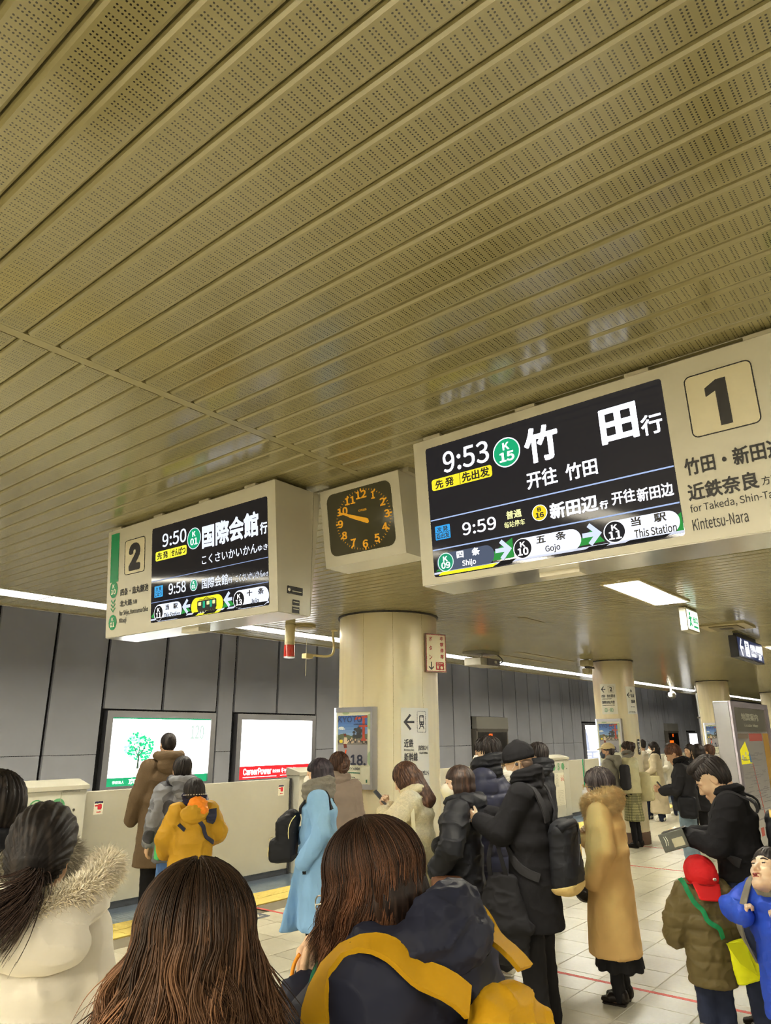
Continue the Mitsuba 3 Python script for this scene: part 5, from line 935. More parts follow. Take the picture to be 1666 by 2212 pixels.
# ---- woman in the light blue coat with the backpack on her front
p = Person('woman with a dark bob, white mask and grey scarf in a light blue coat', (4.65, 4.50), 128, 1.61, head=(16, 2, 0), hands=((.08, .22, .86), (.20, -.12, .98)), poles=((-.9, .5, 0), (-.6, -.7, -.5)), stance=.08, feet=((.03, 0), (-.03, 0)), hs_skin='skin_light')
p.body(); p.face(True, False); p.mask(MW); p.hair(hair_mat('hair_blueblack', (.013, .010, .014), (.040, .030, .036)), 'bob', length=-.115, fringe=.030, width=.096, back=.110, amp=.003)
p.coat('wool_blue', hem=.345, hw=.225, hd=.165, sleeve=(.092, .080, .070), amp=.008, h=.010, chest=(.19, .15), waist=(.195, .15), fz=2.4, seed=5, cuff=-.02, extra=lambda c: c.econe(A([.09, -.03, .92]), A([.205, -.07, .30]), (.03, .10), (.03, .14), nrm((.75, -.6, 0)), .05))
scarf(p, 'knit_grey', .052, (.105, .135), 1.455, lumps=3, amp=.007, x=.02)
p.trousers(BK, (.085, .066, .056), cuff=.04); p.shoes(LB)
c = Sculpt(); c.box((.265, -.01, .985), (.085, .135, .17), None, .05, .03); c.ell((.235, -.01, 1.14), (.075, .13, .07), None, .04); c.box((.355, -.01, .90), (.045, .12, .085), None, .035, .03)
t = bag('black backpack with pale zips worn on the front of the woman in light blue', p, 'nylon_black', c)
zp = M('#d8c88a', .5); obj('zip', cat([tube(spline([(.18, .128, 1.175), (.22, .135, 1.12), (.23, .132, 1.00)], 10), .004, 5), tube(spline([(.395, .10, .985), (.40, 0, .99), (.395, -.10, .985)], 8), .004, 5), tube(spline([(.30, .11, 1.13), (.345, .05, 1.12), (.355, -.05, 1.12)], 8), .004, 5)]), zp, t, True, at=p.M); obj('label', rbox(.398, .404, .04, .09, .86, .93, .002), zp, t, at=p.M)
for sg in (1, -1): strap(t, p, [(.20, sg*.10, 1.17), (.14, sg*.115, 1.33), (.03, sg*.12, 1.40), (-.06, sg*.125, 1.36), (-.13, sg*.14, 1.22)], .045, 'nylon_black', .012, on=p.cm)
strap(t, p, [(.20, .135, .86), (.11, .185, .90), (.05, .20, .93)], .03, 'nylon_black', .008, (0, 0, 1)); strap(t, p, [(.10, .20, .88), (.09, .21, .80), (.085, .205, .75)], .028, 'nylon_black', .006, (1, 0, 0))
# ---- woman in the cream jacket
p = Person('woman with straight brown hair in a cream fleece jacket bent over her phone', (5.045, 3.79), 112, 1.60, head=(0, 30, 0), hands=((.24, .09, 1.20), (.25, -.04, 1.22)), poles=((-.3, .9, -.5), (-.3, -.9, -.5)), neck=.03, hs_skin='skin_light')
p.body(fists=(None, ((.4, .3, .8), (-.7, .5, 0), 45))); p.hair(HN, 'long', length=-.25, fringe=.028, width=.096, back=.118, amp=.004, flare=.02)
p.coat('boucle_cream', hem=.66, hw=.215, hd=.17, sleeve=(.102, .105, .075), amp=.009, h=.010, chest=(.205, .155), waist=(.205, .16), sh_drop=.02, seed=8, cuff=.03)
scarf(p, 'boucle_cream', .040, (.085, .10), 1.42, 'collar', lumps=2); p.trousers(BK, (.09, .07, .06)); p.shoes(LB)
p.phone(1, (-.75, .1, .65), (.65, .1, .7), '#1f2226', label='dark smartphone held up by the woman in the cream jacket', shift=(.05, .03, .085))
c = Sculpt(); c.econe((.02, .26, 1.0), (.0, .26, .74), (.13, .03), (.17, .075), (1, 0, 0), .03); c.ell((.0, .26, .74), (.165, .075, .06), None, .03); t = bag('limp cream canvas tote bag on the shoulder of the woman in the cream jacket', p, 'canvas_cream', c, 'tote_bag', .009, .012, 'bag')
strap(t, p, [(.10, .27, .98), (.03, .255, 1.20), (-.01, .20, 1.37), (-.05, .255, 1.2), (-.08, .27, .98)], .03, 'canvas_cream', .006, (1, .2, 0))
# ---- woman in the black hooded coat
p = Person('woman with a straight fringe, beige mask and black hooded coat', (4.775, 3.165), 114, 1.575, head=(26, -2, 0), hands=((.15, .23, .87), (.20, -.12, 1.0)), poles=((-.5, .9, -.1), (-.4, -.9, -.4)), hs_skin='skin_light')
p.body(); p.face(True, False, open_=.8); p.mask(MBG, pleats=False, bulge=.010); p.hair(HD, 'bob', length=-.135, fringe=.030, width=.090, back=.104, amp=.0025, flare=.008)
p.coat('nylon_black', hem=.63, hw=.225, hd=.19, sleeve=(.105, .098, .075), thick=.0, amp=.014, h=.010, chest=(.205, .165), waist=(.205, .165), sh_drop=.02, seed=11, fz=7); hood_down(p, 'nylon_black', .12, -.125, 1.36, w=.15, fat=.065, amp=.012)
scarf(p, 'nylon_black', .036, (.095, .10), 1.425, 'stand_collar', lumps=2); p.trousers(BK, (.085, .066, .056), cuff=.03); p.shoes(LB)
c = Sculpt(); c.box((.06, .29, .80), (.11, .035, .075), None, .03, .02); t = bag('small dark brown shoulder bag on the woman in the black hooded coat', p, 'leather_brown', c, 'shoulder_bag', .007, .003, 'bag'); strap(t, p, [(.09, .285, .86), (.03, .275, 1.02), (-.10, .19, 1.22), (-.16, .02, 1.36)], .014, LB, .006, (1, 0, 0)); obj('ring', trimesh.creation.torus(.016, .004, 16, 8).apply_transform(trimesh.transformations.rotation_matrix(1.57, [1, 0, 0], [0, 0, 0])).apply_translation([.095, .285, .875]), silv, t, True, at=p.M)
# ---- man in the navy puffer behind them
p = Person('man with tousled hair, white mask and navy puffer jacket behind the beanie', (5.45, 3.31), 103, 1.775, head=(38, 2, 0), stance=.10, feet=((.05, 0), (-.02, 0)), hs_skin='skin_mid')
p.body(); p.face(True, True); p.mask(MW); p.hair(HB, 'short', amp=.014, fringe=.034, vol=1.06)
p.coat('nylon_navy', hem=.70, hw=.22, hd=.18, sleeve=(.10, .092, .078), thick=.015, amp=.006, quilt=.11, chest=(.20, .16), waist=(.20, .16), h=.011); scarf(p, 'nylon_black', .045, (.10, .11), 1.49, 'stand_collar', lumps=3)
p.trousers('cloth_charcoal', (.095, .078, .068), cuff=.09); p.shoes('sneaker_white', None, .28)
# ---- the person hidden behind the beanie
p = Person('person with black hair and a white headband cord behind the man in the beanie', (7.0, 3.66), 95, 1.715, head=(0, 0, 0)); p.body(); p.hair(HB, 'short', amp=.006, vol=1.04)
p.coat('nylon_black', hem=.62, hw=.23, hd=.19, amp=.008); scarf(p, 'nylon_black', .052, (.11, .12), 1.47, 'hood', lumps=2); p.trousers(BK); p.shoes(LB)
obj('cord', tube(spline([p.H(-.10, .055, -.05), p.H(-.115, .075, -.12), p.H(-.09, .12, -.19)], 10), .006, 6), offw, p.key, True, at=p.M)
# ---- man in the brown duffle coat and the two boys
p = Person('man with cropped dark hair in a brown duffle coat seen from behind', (4.88, 7.06), 78, 1.835, head=(0, 2, 0), hands=((.16, .30, .86), (.16, -.30, .86)), poles=((-.9, .5, 0), (-.9, -.5, 0)), stance=.10, hs=.96)
p.body(); c = Sculpt(); c.ell(p.H(-.018, 0, .042), (.100, .080, .086), p.HR, .02); c.ell(p.H(-.045, 0, -.005), (.062, .073, .07), p.HR, .03); c.ell(p.H(.10, 0, -.06), (.085, .07, .09), p.HR, .01, 's'); p.add('hair', c.mesh(.006), HB)
p.coat('wool_brown', hem=.47, hw=.25, hd=.19, sleeve=(.095, .082, .07), amp=.008, chest=(.215, .15), waist=(.21, .15), fz=3, cuff=.02, sh_drop=.01); hood_down(p, 'wool_brown', .10, -.10, 1.40, w=.14, fat=.05, amp=.004); obj('yoke_seam', tube(spline([(-.155, .20, 1.36), (-.178, .08, 1.345), (-.18, -.05, 1.345), (-.155, -.20, 1.36)], 16), .004, 6), M('#4c3b27', .9), p.key, True, at=p.M)
p.trousers(BK); p.shoes(LB)
p = Person('boy with black hair in a grey camouflage jacket and jeans', (4.60, 6.40), 74, 1.60, head=(-14, 4, 6), hands=((.06, .27, .70), (.10, -.22, .85)), poles=((-.6, .8, 0), (-.6, -.8, 0)), hs=1.03)
p.body(fists=((None, None, 25), None)); p.hair(HB, 'short', amp=.005, vol=1.03); p.coat('nylon_camo', hem=.69, hw=.225, hd=.165, sleeve=(.095, .085, .068), amp=.012, chest=(.20, .14), waist=(.20, .14), fz=7, seed=21); hood_down(p, 'nylon_camo', .10, -.11, 1.39, w=.12, fat=.05, amp=.01)
p.trousers('denim_blue', (.10, .085, .075), cuff=.04); p.shoes(LB)
t = thing('shoulder_pouch', 'bright green pouch at the hip of the boy in the camouflage jacket', 'pouch'); obj('body', rbox(-.13, -.02, .18, .21, .68, .90, .012), cloth('nylon_green', '#3f9a55', .5), t, True, at=p.M)
p = Person('boy in a mustard yellow jacket with an orange hood and patterned neck warmer', (4.34, 5.80), 70, 1.42, head=(-8, 2, -4), hands=((.18, .17, .78), (.20, -.17, .84)), poles=((-.7, .8, 0), (-.7, -.8, 0)), hs=1.06)
p.body(); p.hair(HB, 'short', amp=.004, vol=1.05)
p.coat('nylon_mustard', hem=.60, hw=.245, hd=.18, sleeve=(.11, .105, .085), amp=.012, chest=(.215, .155), waist=(.225, .16), fz=4, seed=31, sh_drop=.01)
c = Sculpt(); q = lambda X, Y, Z: p.neck+A([X, Y, Z])*p.k; c.ell(q(-.145, .02, -.06), A([.055, .145, .085])*p.k, None, .03); c.ell(q(-.155, .05, -.10), A([.06, .12, .08])*p.k, None, .03); p.add('hood', push(c.mesh(.008), wrinkle(.008, 14, 10, 3)), 'nylon_mustard')
c = Sculpt(); c.ell(q(-.13, 0, .01), A([.06, .11, .085])*p.k, None, .03); c.ell(q(-.155, -.03, -.06), A([.055, .085, .055])*p.k, None, .03); p.add('hood_lining', push(c.mesh(.007), wrinkle(.007, 20, 16, 5)), 'nylon_orange')
kn = scarf(p, cloth('fleece_dark', '#1c1a28', .9), .042, (.085, .088), 1.50, 'neck_warmer', lumps=2)
obj('pattern_dot', cat([tri(m3.Manifold.sphere(.008, 8).scale((1, 1, .6)).translate(tuple(p.neck+A([.015+.134*math.cos(a), .134*math.sin(a), .10-.012*math.cos(a)])*p.k))) for a in np.linspace(1.9, 4.6, 13)]), offw, kn, True, kind='stuff', at=p.M)
strap(p.key, p, [(-.09, -.135, 1.165), (-.13, -.14, 1.11), (-.15, -.145, 1.04)], .095, 'nylon_navy', .006, name='dark_panel', n=12, on=p.cm); strap(p.key, p, [(-.12, .17, 1.05), (-.14, .14, 1.01), (-.15, .11, 1.0)], .03, 'nylon_navy', .006, name='dark_panel', n=10, on=p.cm)
strap(p.key, p, [(-.14, .02, 1.13), (-.19, -.05, 1.03), (-.17, -.13, .94), (-.10, -.21, .88)], .035, 'nylon_navy', .006, on=p.cm); p.trousers('denim_dark', (.10, .085, .075)); p.shoes(LB)
# ---- woman by the pillar
p = Person('woman with pinned-up brown hair in a taupe trench coat beside the large pillar', (5.45, 5.02), 70, 1.635, head=(0, 2, 0)); p.body(); p.hair(HN, 'short', amp=.012, vol=1.04); c = Sculpt(); c.ell(p.H(-.10, .0, -.01), (.05, .06, .06), p.HR, .02); c.ell(p.H(-.085, -.03, .05), (.045, .05, .04), p.HR, .02); p.add('bun', push(c.mesh(.006), wrinkle(.008, 30, 30, 6)), HN)
p.coat('wool_beige', hem=.42, hw=.22, hd=.17, amp=.007, seed=14); scarf(p, 'wool_beige', .034, (.085, .09), 1.455, 'collar', lumps=2); p.trousers(BK); p.shoes(LB)
# ---- the group by the second pillar
p = Person('man in a beige cap, dark mask and grey hooded jacket by the second pillar', (12.25, 5.08), 98, 1.655, head=(14, 0, 0), hs_skin='skin_tan'); p.body(fine=.009, coarse=.02); p.mask('mask_grey', pleats=False); p.face(True, False); p.hair(HG, 'short', h=.009)
c = Sculpt(); c.ell(p.H(-.014, 0, .055), (.112, .090, .085), p.HR, .02); c.box(p.H(0, 0, -.47), (.5, .5, .5), p.HR, .001, .006, 's'); c.econe(p.H(.08, 0, .045), p.H(.165, 0, .025), (.075, .012), (.05, .008), p.hl, .012); p.add('cap', c.mesh(.007), cloth('canvas_beige', '#b3a27a', .85))
p.coat('cloth_grey', hem=.68, hw=.23, hd=.18, h=.015, amp=.008); hood_down(p, 'cloth_grey', h=.014); p.trousers(BK, h=.018); p.shoes(LB, h=.014)
c = Sculpt(); c.box((-.24, -.02, 1.12), (.07, .13, .20), None, .05, .03); t = bag('dark slim backpack of the man in the beige cap', p, 'cloth_charcoal', c, h=.014)
p = Person('woman with pinned-up hair in a cream jacket and plaid skirt, left of the second pillar', (12.72, 4.92), 88, 1.675, head=(10, 0, 0)); p.body(fine=.009, coarse=.02); p.hair(HD, 'short', h=.009, amp=.012); c = Sculpt(); c.ell(p.H(-.09, 0, .06), (.06, .06, .06), p.HR, .02); p.add('bun', push(c.mesh(.009), wrinkle(.01, 30, 30, 4)), HD); scarf(p, 'knit_grey', .03, (.08, .08), 1.5, h=.012, lumps=2)
p.coat('canvas_cream', hem=.86, hw=.20, hd=.16, h=.015); p.coat('wool_plaid', hem=.42, hw=.19, hd=.16, h=.015, name='skirt', chest=(.12, .09), waist=(.15, .12), arms=False, neck_r=.05); p.trousers(BK, (.07, .055, .045), h=.016, top=.7); p.shoes(LB, h=.013)
c = Sculpt(); c.econe((-.14, -.2, 1.15), (-.16, -.22, .75), (.12, .06), (.14, .08), (1, 0, 0), .04); t = bag('pale tote bag on the back of the woman in the plaid skirt', p, 'canvas_cream', c, 'tote_bag', .015, .008, 'bag')
# ---- far group
for lab, pos, fc, h, hd_, m, hm, st, skirt in (
    ('woman with long black hair and a white mask in a cream trench coat', (16.75, 5.88), 100, 1.64, (18, 4, 0), 'trench_cream', HB, 'long', .17),
    ('person with black hair in a white padded jacket behind the cream trench coat', (17.0, 6.25), 95, 1.69, (0, 0, 0), 'puffer_white', HB, 'short', .72),
    ('person in a white padded jacket furthest behind the cream trench coat', (18.2, 6.0), 80, 1.60, (0, 8, 0), 'puffer_white', HB, 'short', .60),
    ('girl with a black bob far behind the man with the phone', (14.6, 4.45), 160, 1.62, (0, 0, 0), BK, HB, 'bob', .7),
    ('woman with long black hair seen from behind, next to the black bob', (13.3, 3.92), 75, 1.635, (0, 0, 0), BK, HB, 'bob', .6),
    ('person with brown hair in a taupe jacket before the third pillar', (14.4, 4.05), 80, 1.615, (0, 0, 0), 'wool_beige', HN, 'short', .7)):
    p = Person(lab, pos, fc, h, head=hd_, hands=((.2, .16, .95), (.2, -.16, .95)) if m != BK else None); p.body(fine=.010, coarse=.022); p.hair(hm, st, h=.010, length=-.36 if st == 'long' else -.13, **({'width': .07, 'back': .12} if st == 'long' else {}))
    if m == 'trench_cream': p.mask(MW, False); p.face(True, False)
    p.coat(m, hem=skirt, hw=.26 if skirt < .3 else .22, hd=.22 if skirt < .3 else .17, h=.016, amp=.008, quilt=.12 if m == 'puffer_white' else 0); p.trousers('denim_dark' if m != BK else BK, h=.018); p.shoes('sneaker_white' if m in ('trench_cream', 'puffer_white') else LB, h=.014)
    if m == 'trench_cream':
        c = Sculpt(); c.box((.05, .24, .78), (.16, .05, .16), None, .04, .02); t = bag('pale shoulder bag of the woman in the cream trench coat', p, 'canvas_cream', c, 'shoulder_bag', .015, .006, 'bag'); strap(t, p, [(.12, .24, .92), (.04, .20, 1.3), (-.04, .24, .92)], .025, 'canvas_cream', .008, (1, 0, 0))
        c = Sculpt(); c.box((.20, .20, .80), (.05, .04, .10), None, .02, .02); bag('dark little bag in front of the woman in the cream trench coat', p, 'nylon_navy', c, 'pouch', .014, .003, 'bag')
# ---- man in the dark jacket reading his phone
p = Person('man with receding brown hair in a dark jacket and pale jeans, bent over his phone', (10.15, 3.22), 98, 1.70, head=(8, 32, 0), hands=((.26, .10, 1.09), (.26, -.06, 1.10)), poles=((-.4, .7, -.6), (-.4, -.7, -.6)), neck=.03, hs_skin='skin_tan'); p.body(fine=.008, coarse=.02, fists=(((.9, 0, .3), (0, -1, .3), 40), None), hand_h=.006); p.face(True, True); p.hair(hair_mat('hair_reddish', (.05, .022, .014), (.13, .06, .035)), 'short', h=.008, vol=.985, fringe=.022)
p.coat('cloth_charcoal', hem=.86, hw=.205, hd=.165, h=.013, amp=.011); scarf(p, BK, .03, (.08, .085), 1.45, 'collar', lumps=2, h=.012); p.trousers('denim_pale', (.10, .085, .08), h=.014); p.shoes(LB, h=.012)
p.phone(1, (-.8, 0, .6), (.6, 0, .8), label='phone in the hands of the man in the dark jacket and pale jeans', shift=(.04, .03, .04))
c = Sculpt(); c.box((-.06, .26, .92), (.11, .05, .13), None, .04, .03); t = bag('black shoulder bag at the hip of the man in the dark jacket', p, 'nylon_black', c, 'shoulder_bag', .013, .006, 'bag')
# ---- man looking down at his wallet phone, at the right
mat('hair_gloss', (.008, .007, .008), .30, 0, .5)
p = Person('man with swept-back black hair in a black sweatshirt looking down at his phone', (5.56, 1.45), 100, 1.665, head=(2, 34, 0), hands=((.33, .10, 1.14), (.30, -.06, 1.13)), poles=((-.45, .5, -.75), (-.4, -.6, -.6)), neck=.045, hs=1.13, hs_skin='skin_mid', lean=2)
p.body(fine=.0055, fists=(((.85, -.3, .25), (-.35, -.3, -.85), 32), ((.8, .4, .2), (0, .6, -.8), 40))); p.face(True, True, True, open_=.25)
p.hair(HB, 'short', h=.005, amp=.005, vol=1.0, fringe=.056, temple=.036); c = Sculpt(); c.ell(p.H(.045, 0, .104), (.058, .064, .032), p.HR, .02); c.ell(p.H(-.01, 0, .112), (.078, .070, .034), p.HR, .02); key = p.hk; p.add('quiff', push(c.mesh(.005), lambda v: .006*np.sin(((v-p.hc)@p.hl)*190+4*fb(v*20, 2, 3))), HB, parent=key)
p.coat('wool_black', hem=.90, hw=.20, hd=.155, sleeve=(.092, .080, .060), amp=.010, chest=(.205, .15), waist=(.20, .145), cuff=.03, fz=7, h=.009, seed=41); scarf(p, 'wool_black', .028, (.082, .088), 1.435, 'collar', lumps=2); p.trousers('denim_dark', (.098, .08, .07)); p.shoes(LB)
t = thing('wallet_phone', 'dark wallet phone case with a card pocket held by the man in the sweatshirt', 'phone case')
w0 = A([.385, .20, 1.115]); b = rbox(-.085, .085, -.058, .058, -.005, .005, .005); Mw = np.eye(4); ux = nrm((-.93, 0, .30)); uy = nrm(np.cross((0, 1, 0), ux)); Mw[:3, :3] = np.stack([ux, uy if uy[2] > 0 else -uy, np.cross(ux, uy if uy[2] > 0 else -uy)], 1); Mw[:3, 3] = w0; b.apply_transform(Mw)
W_ = lambda gs, off: flat(gs, w0, -Mw[:3, 0] if (np.cross(-Mw[:3, 0], Mw[:3, 1]))[1] > 0 else Mw[:3, 0], Mw[:3, 1], off, .001)
obj('cover', b, M('#2e3029', .5), t, at=p.M); obj('card_pocket', W_(rrect(-.01, .065, -.042, .012, .004), .0052), M('#a29c82', .35), t, at=p.M); obj('pattern_line', W_([LineString([(-.055+.014*i, .035), (-.05+.014*i, .01), (-.058+.014*i, -.02)]).buffer(.0018) for i in (0, 1)], .0052), offw, t, at=p.M)
b2 = rbox(-.08, .08, -.04, .04, -.004, .004, .003); M2 = Mw.copy(); M2[:3, :3] = np.stack([ux, A([0, 1, 0]), np.cross(ux, (0, 1, 0))], 1); M2[:3, 3] = w0+A([.0, -.05, .062]); b2.apply_transform(M2); obj('phone', b2, M('#15161a', .2), t, at=p.M)
c = Sculpt(); c.box((-.25, -.03, 1.10), (.07, .14, .21), None, .05, .03); t = bag('black backpack on the man in the black sweatshirt', p, 'nylon_black', c)
for sg in (1, -1): strap(t, p, [(-.19, sg*.12, 1.32), (-.11, sg*.13, 1.44), (.01, sg*.135, 1.45), (.10, sg*.14, 1.33), (.11, sg*.17, 1.15), (-.02, sg*.20, 1.0)], .06, 'cloth_charcoal', .014, on=p.cm)
obj('buckle', rbox(-.255, -.215, .12, .15, 1.28, 1.33, .004), gold, t, at=p.M)
# ---- boy in the red cap
p = Person('small boy in a backward red cap and olive padded jacket seen from behind', (5.33, 1.66), 32, 1.02, head=(4, 6, 4), hands=((.05, .22, .47), (.07, -.24, .45)), poles=((-.5, .9, 0), (-.5, -.9, 0)), stance=.085, hs=1.12); p.body(fists=(None, (None, None, 20))); p.hair(HB, 'short', vol=.90)
c = Sculpt(); c.ell(p.H(-.012, 0, .055), (.116, .098, .092), p.HR, .02); c.ell(p.H(-.045, 0, .02), A([.094, .104, .080]), p.HR, .02); c.box(p.H(0, 0, -.525), (.5, .5, .5), p.HR, .001, .006, 's'); cap = p.add('cap', push(c.mesh(.005), wrinkle(.002, 20, 20, 3)), 'cotton_red')
c = Sculpt(); c.econe(p.H(-.098, 0, -.012), p.H(-.160, 0, -.098), (.090, .010), (.070, .008), p.hl, .01); p.add('bill', c.mesh(.005), 'cotton_red', parent=cap); p.add('seam', tube([p.H(-.122*math.cos(a), .112*math.sin(a), -.022) for a in np.linspace(-1.3, 1.3, 16)], .0035, 6), cloth('cotton_dark_red', '#7d1114', .75), parent=cap)
obj('pin', tri(m3.Manifold.sphere(.014, 12).scale((.5, 1, .8)).translate(tuple(p.H(-.122, -.045, .012)))), silv, cap, True, at=p.M)
p.coat('cloth_olive', hem=.48, hw=.235, hd=.18, sleeve=(.115, .115, .095), thick=.012, amp=.010, quilt=.15, chest=(.215, .16), waist=(.225, .165), seed=51, h=.009, sh_drop=.01)
c = Sculpt(); k = p.k; c.econe(p.neck-p.u*.0*k, p.neck-p.u*.10*k, (.10*k, .10*k), (.19*k, .15*k), p.l, .04); c.econe(p.neck-p.u*.09*k, p.chest+p.u*.045*k, (.20*k, .165*k), (.245*k, .192*k), p.l, .04); c.box(p.chest-p.u*(.3-.04*k), (1, 1, .3), None, .001, .01, 's'); p.add('yoke', push(c.mesh(.008), wrinkle(.006, 12, 12, 5)), 'nylon_black')
p.trousers('denim_dark', (.115, .10, .10), cuff=.07); p.shoes(LB, length=.27); c = Sculpt(); c.torus(p.an[0]+A([0, 0, .05])*k, (.075*k, .075*k), .028*k, (p.f, p.l), k=.01); p.add('plaid_cuff', c.mesh(.006), cloth('cuff_grey', '#6f6a5c', .9, .3, 60))
t = thing('shoulder_pouch', 'lime yellow flat bag with a green strap on the boy in the red cap', 'bag'); c = Sculpt(); c.econe((-.13, -.13, .56), (-.13, -.20, .36), (.055, .022), (.10, .03), (0, 1, .0), .02); obj('body', push(c.mesh(.006), wrinkle(.004, 12, 12, 3)), 'plastic_lime', t, True, at=p.M); obj('flap', cat([flat(poly((.06, .56), (.17, .57), (.22, .39), (.13, .45)), (-.168, 0, 0), (0, -1, 0), (0, 0, 1), 0, .004)]), cloth('plastic_lime_dark', '#b4b814', .5, .05), t, at=p.M)
strap(t, p, [(.0, .125, .87), (-.06, .12, .86), (-.135, .10, .79), (-.175, .01, .68), (-.165, -.09, .57)], .030, cloth('strap_green', '#15663f', .7), .006, on=p.cm)
# ---- boy in blue looking up
p = Person('boy in a blue jacket with a grey collar looking up, at the right edge', (4.98, 1.14), 158, 1.15, head=(-8, -34, 12), hands=((.17, .10, .80), (.17, -.10, .80)), poles=((-.2, 1, -.3), (-.2, -1, -.3)), hs=1.14, hs_skin='skin_light'); p.body(fine=.005, fists=(((-.2, -.3, .95), (-.6, -.6, 0), 55), ((-.2, .3, .95), (-.6, .6, 0), 55))); p.face(True, True, True, open_=.7); p.hair(HB, 'short', amp=.004, fringe=.046)
c = Sculpt(); c.ell(p.H(.103, 0, -.067), (.012, .013, .008), p.HR, .002); p.add('open_mouth', c.mesh(.003), M('#5a1d1a', .5))
p.coat('nylon_blue', hem=.42, hw=.225, hd=.18, sleeve=(.105, .10, .085), amp=.009, chest=(.205, .16), waist=(.22, .17), seed=61, h=.009); scarf(p, 'cloth_grey', .050, (.10, .11), 1.43, 'collar', lumps=3, amp=.006); p.trousers(BK, (.11, .09, .08)); p.shoes(LB)
c = Sculpt(); c.box((-.24, 0, .72), (.08, .14, .19), None, .04, .03); t = bag('dark backpack with grey straps worn by the boy in blue', p, 'cloth_charcoal', c, h=.012)
for sg in (1, -1): strap(t, p, [(-.14, sg*.10, .92), (-.03, sg*.12, .985), (.10, sg*.115, .93), (.165, sg*.12, .80), (.175, sg*.14, .66), (.06, sg*.20, .56), (-.10, sg*.18, .55)], .035, 'cloth_grey', .012, on=p.cm)
# ---- figures cut by the right edge
p = Person('woman with long brown hair in dark clothes cut off by the right edge', (3.95, .60), 100, 1.57, head=(0, 0, 0)); p.body(coarse=.02); p.hair(HN, 'long', length=-.30, width=.095, back=.11); p.coat(BK, hem=.6); p.trousers(BK); p.shoes(LB)
# ---- strands of hair for the heads close to the lens
scene['hair_strands'] = {'type': 'twosided', 'bsdf': {'type': 'principled', 'base_color': {'type': 'mesh_attribute', 'name': 'vertex_color'}, 'roughness': .45, 'specular': .12}}
def tubes(P, r, col):
    """Many strands as three-sided tubes: P (n, m, 3) points, r (n, m) radii, col (n, m, 3)."""
    n, m, _ = P.shape; t = np.gradient(P, axis=1); t /= np.linalg.norm(t, axis=2, keepdims=True)+1e-9; a = np.cross(t, A([.2, .5, .84])); a /= np.linalg.norm(a, axis=2, keepdims=True)+1e-9; b = np.cross(t, a)
    v = np.stack([P+(a*math.cos(q)+b*math.sin(q))*r[..., None] for q in (0, 2.094, 4.189)], 2).reshape(-1, 3); cc = np.repeat(col, 3, axis=1).reshape(-1, 3)
    i, j, k = np.meshgrid(np.arange(n), np.arange(m-1), np.arange(3), indexing='ij'); o = (i*m+j)*3; k2 = (k+1) % 3
    f = np.concatenate([np.stack([o+k, o+k2, o+3+k2], -1).reshape(-1, 3), np.stack([o+k, o+3+k2, o+3+k], -1).reshape(-1, 3)]); return trimesh.Trimesh(v, f, process=False), cc
def strands(p, n, seed, zend, flare, wave, c0, c1, gap=50, clumps=150, r=.0015, cut=.5, fly=.05, bend=0, name='hair_strand', vol=1.0, mid=.0):
    rg = np.random.default_rng(seed); q = p.hs; g = rg.integers(0, clumps, n); m = 20; s = np.linspace(0, 1, m)
    gp = np.radians(rg.uniform(gap, 360-gap, clumps)); gz = rg.uniform(*zend, clumps); gph = rg.uniform(0, 6.28, clumps); gl = rg.uniform(.97, 1.06, clumps); gc = rg.uniform(0, 1, clumps)**1.6; gw = rg.uniform(.4, 1.3, clumps)
    ph = gp[g]+rg.normal(0, .055, n); th0 = np.radians(rg.uniform(2, 55, n)); lay = gl[g]+rg.normal(0, .012, n); ze = gz[g]+rg.normal(0, .010, n)
    th = th0[:, None]+(math.radians(93)-th0[:, None])*np.clip(s/cut, 0, 1); C = A([-.016, 0, .045]); rx, ry, rz = .113*vol, .093*vol, .098*vol
    X = C[0]+np.sin(th)*np.cos(ph)[:, None]*rx*lay[:, None]; Y = np.sin(th)*np.sin(ph)[:, None]*ry*lay[:, None]; Z = C[2]+np.cos(th)*rz*lay[:, None]
    W = p.hc+(X[..., None]*p.hf+Y[..., None]*p.hl+Z[..., None]*p.hu)*q
    u = np.clip((s-cut)/(1-cut), 0, 1)[None]; e = W[:, int(cut*(m-1))+1]; out = e-p.hc; out[:, 2] = 0; out /= np.linalg.norm(out, axis=1, keepdims=True)+1e-9
    D = e[:, None]*(1-u[..., None])+u[..., None]*np.c_[e[:, :2], ze][:, None]; D = D+out[:, None]*(flare*u**1.4*rg.uniform(.6, 1.3, n)[:, None])[..., None]
    tg = np.cross(out, A([0, 0, 1.])); am = (wave*gw[g])[:, None]*np.sqrt(u); D = D+tg[:, None]*(am*np.sin(7.5*u+gph[g][:, None]))[..., None]+out[:, None]*(am*.8*np.cos(6*u+gph[g][:, None]))[..., None]+A([bend, 0, 0])*u[..., None]**2
    P = np.where((s > cut)[None, :, None], D, W); P += rg.normal(0, fly*.02, (n, 1, 3))*s[None, :, None]**2
    rad = r*rg.uniform(.6, 1.2, n)[:, None]*(1-.75*s[None]**3); mixc = np.clip((.10+.9*gc[g][:, None])*np.clip(s[None]*1.5-.15+mid, 0, 1)+rg.normal(0, .06, n)[:, None], 0, 1)
    col = A(c0)+(A(c1)-A(c0))*mixc[..., None]; mm, cc = tubes(P, rad, col); return p.add(name, mm, 'hair_strands', True, kind='stuff', color=np.clip(cc, 0, 1))
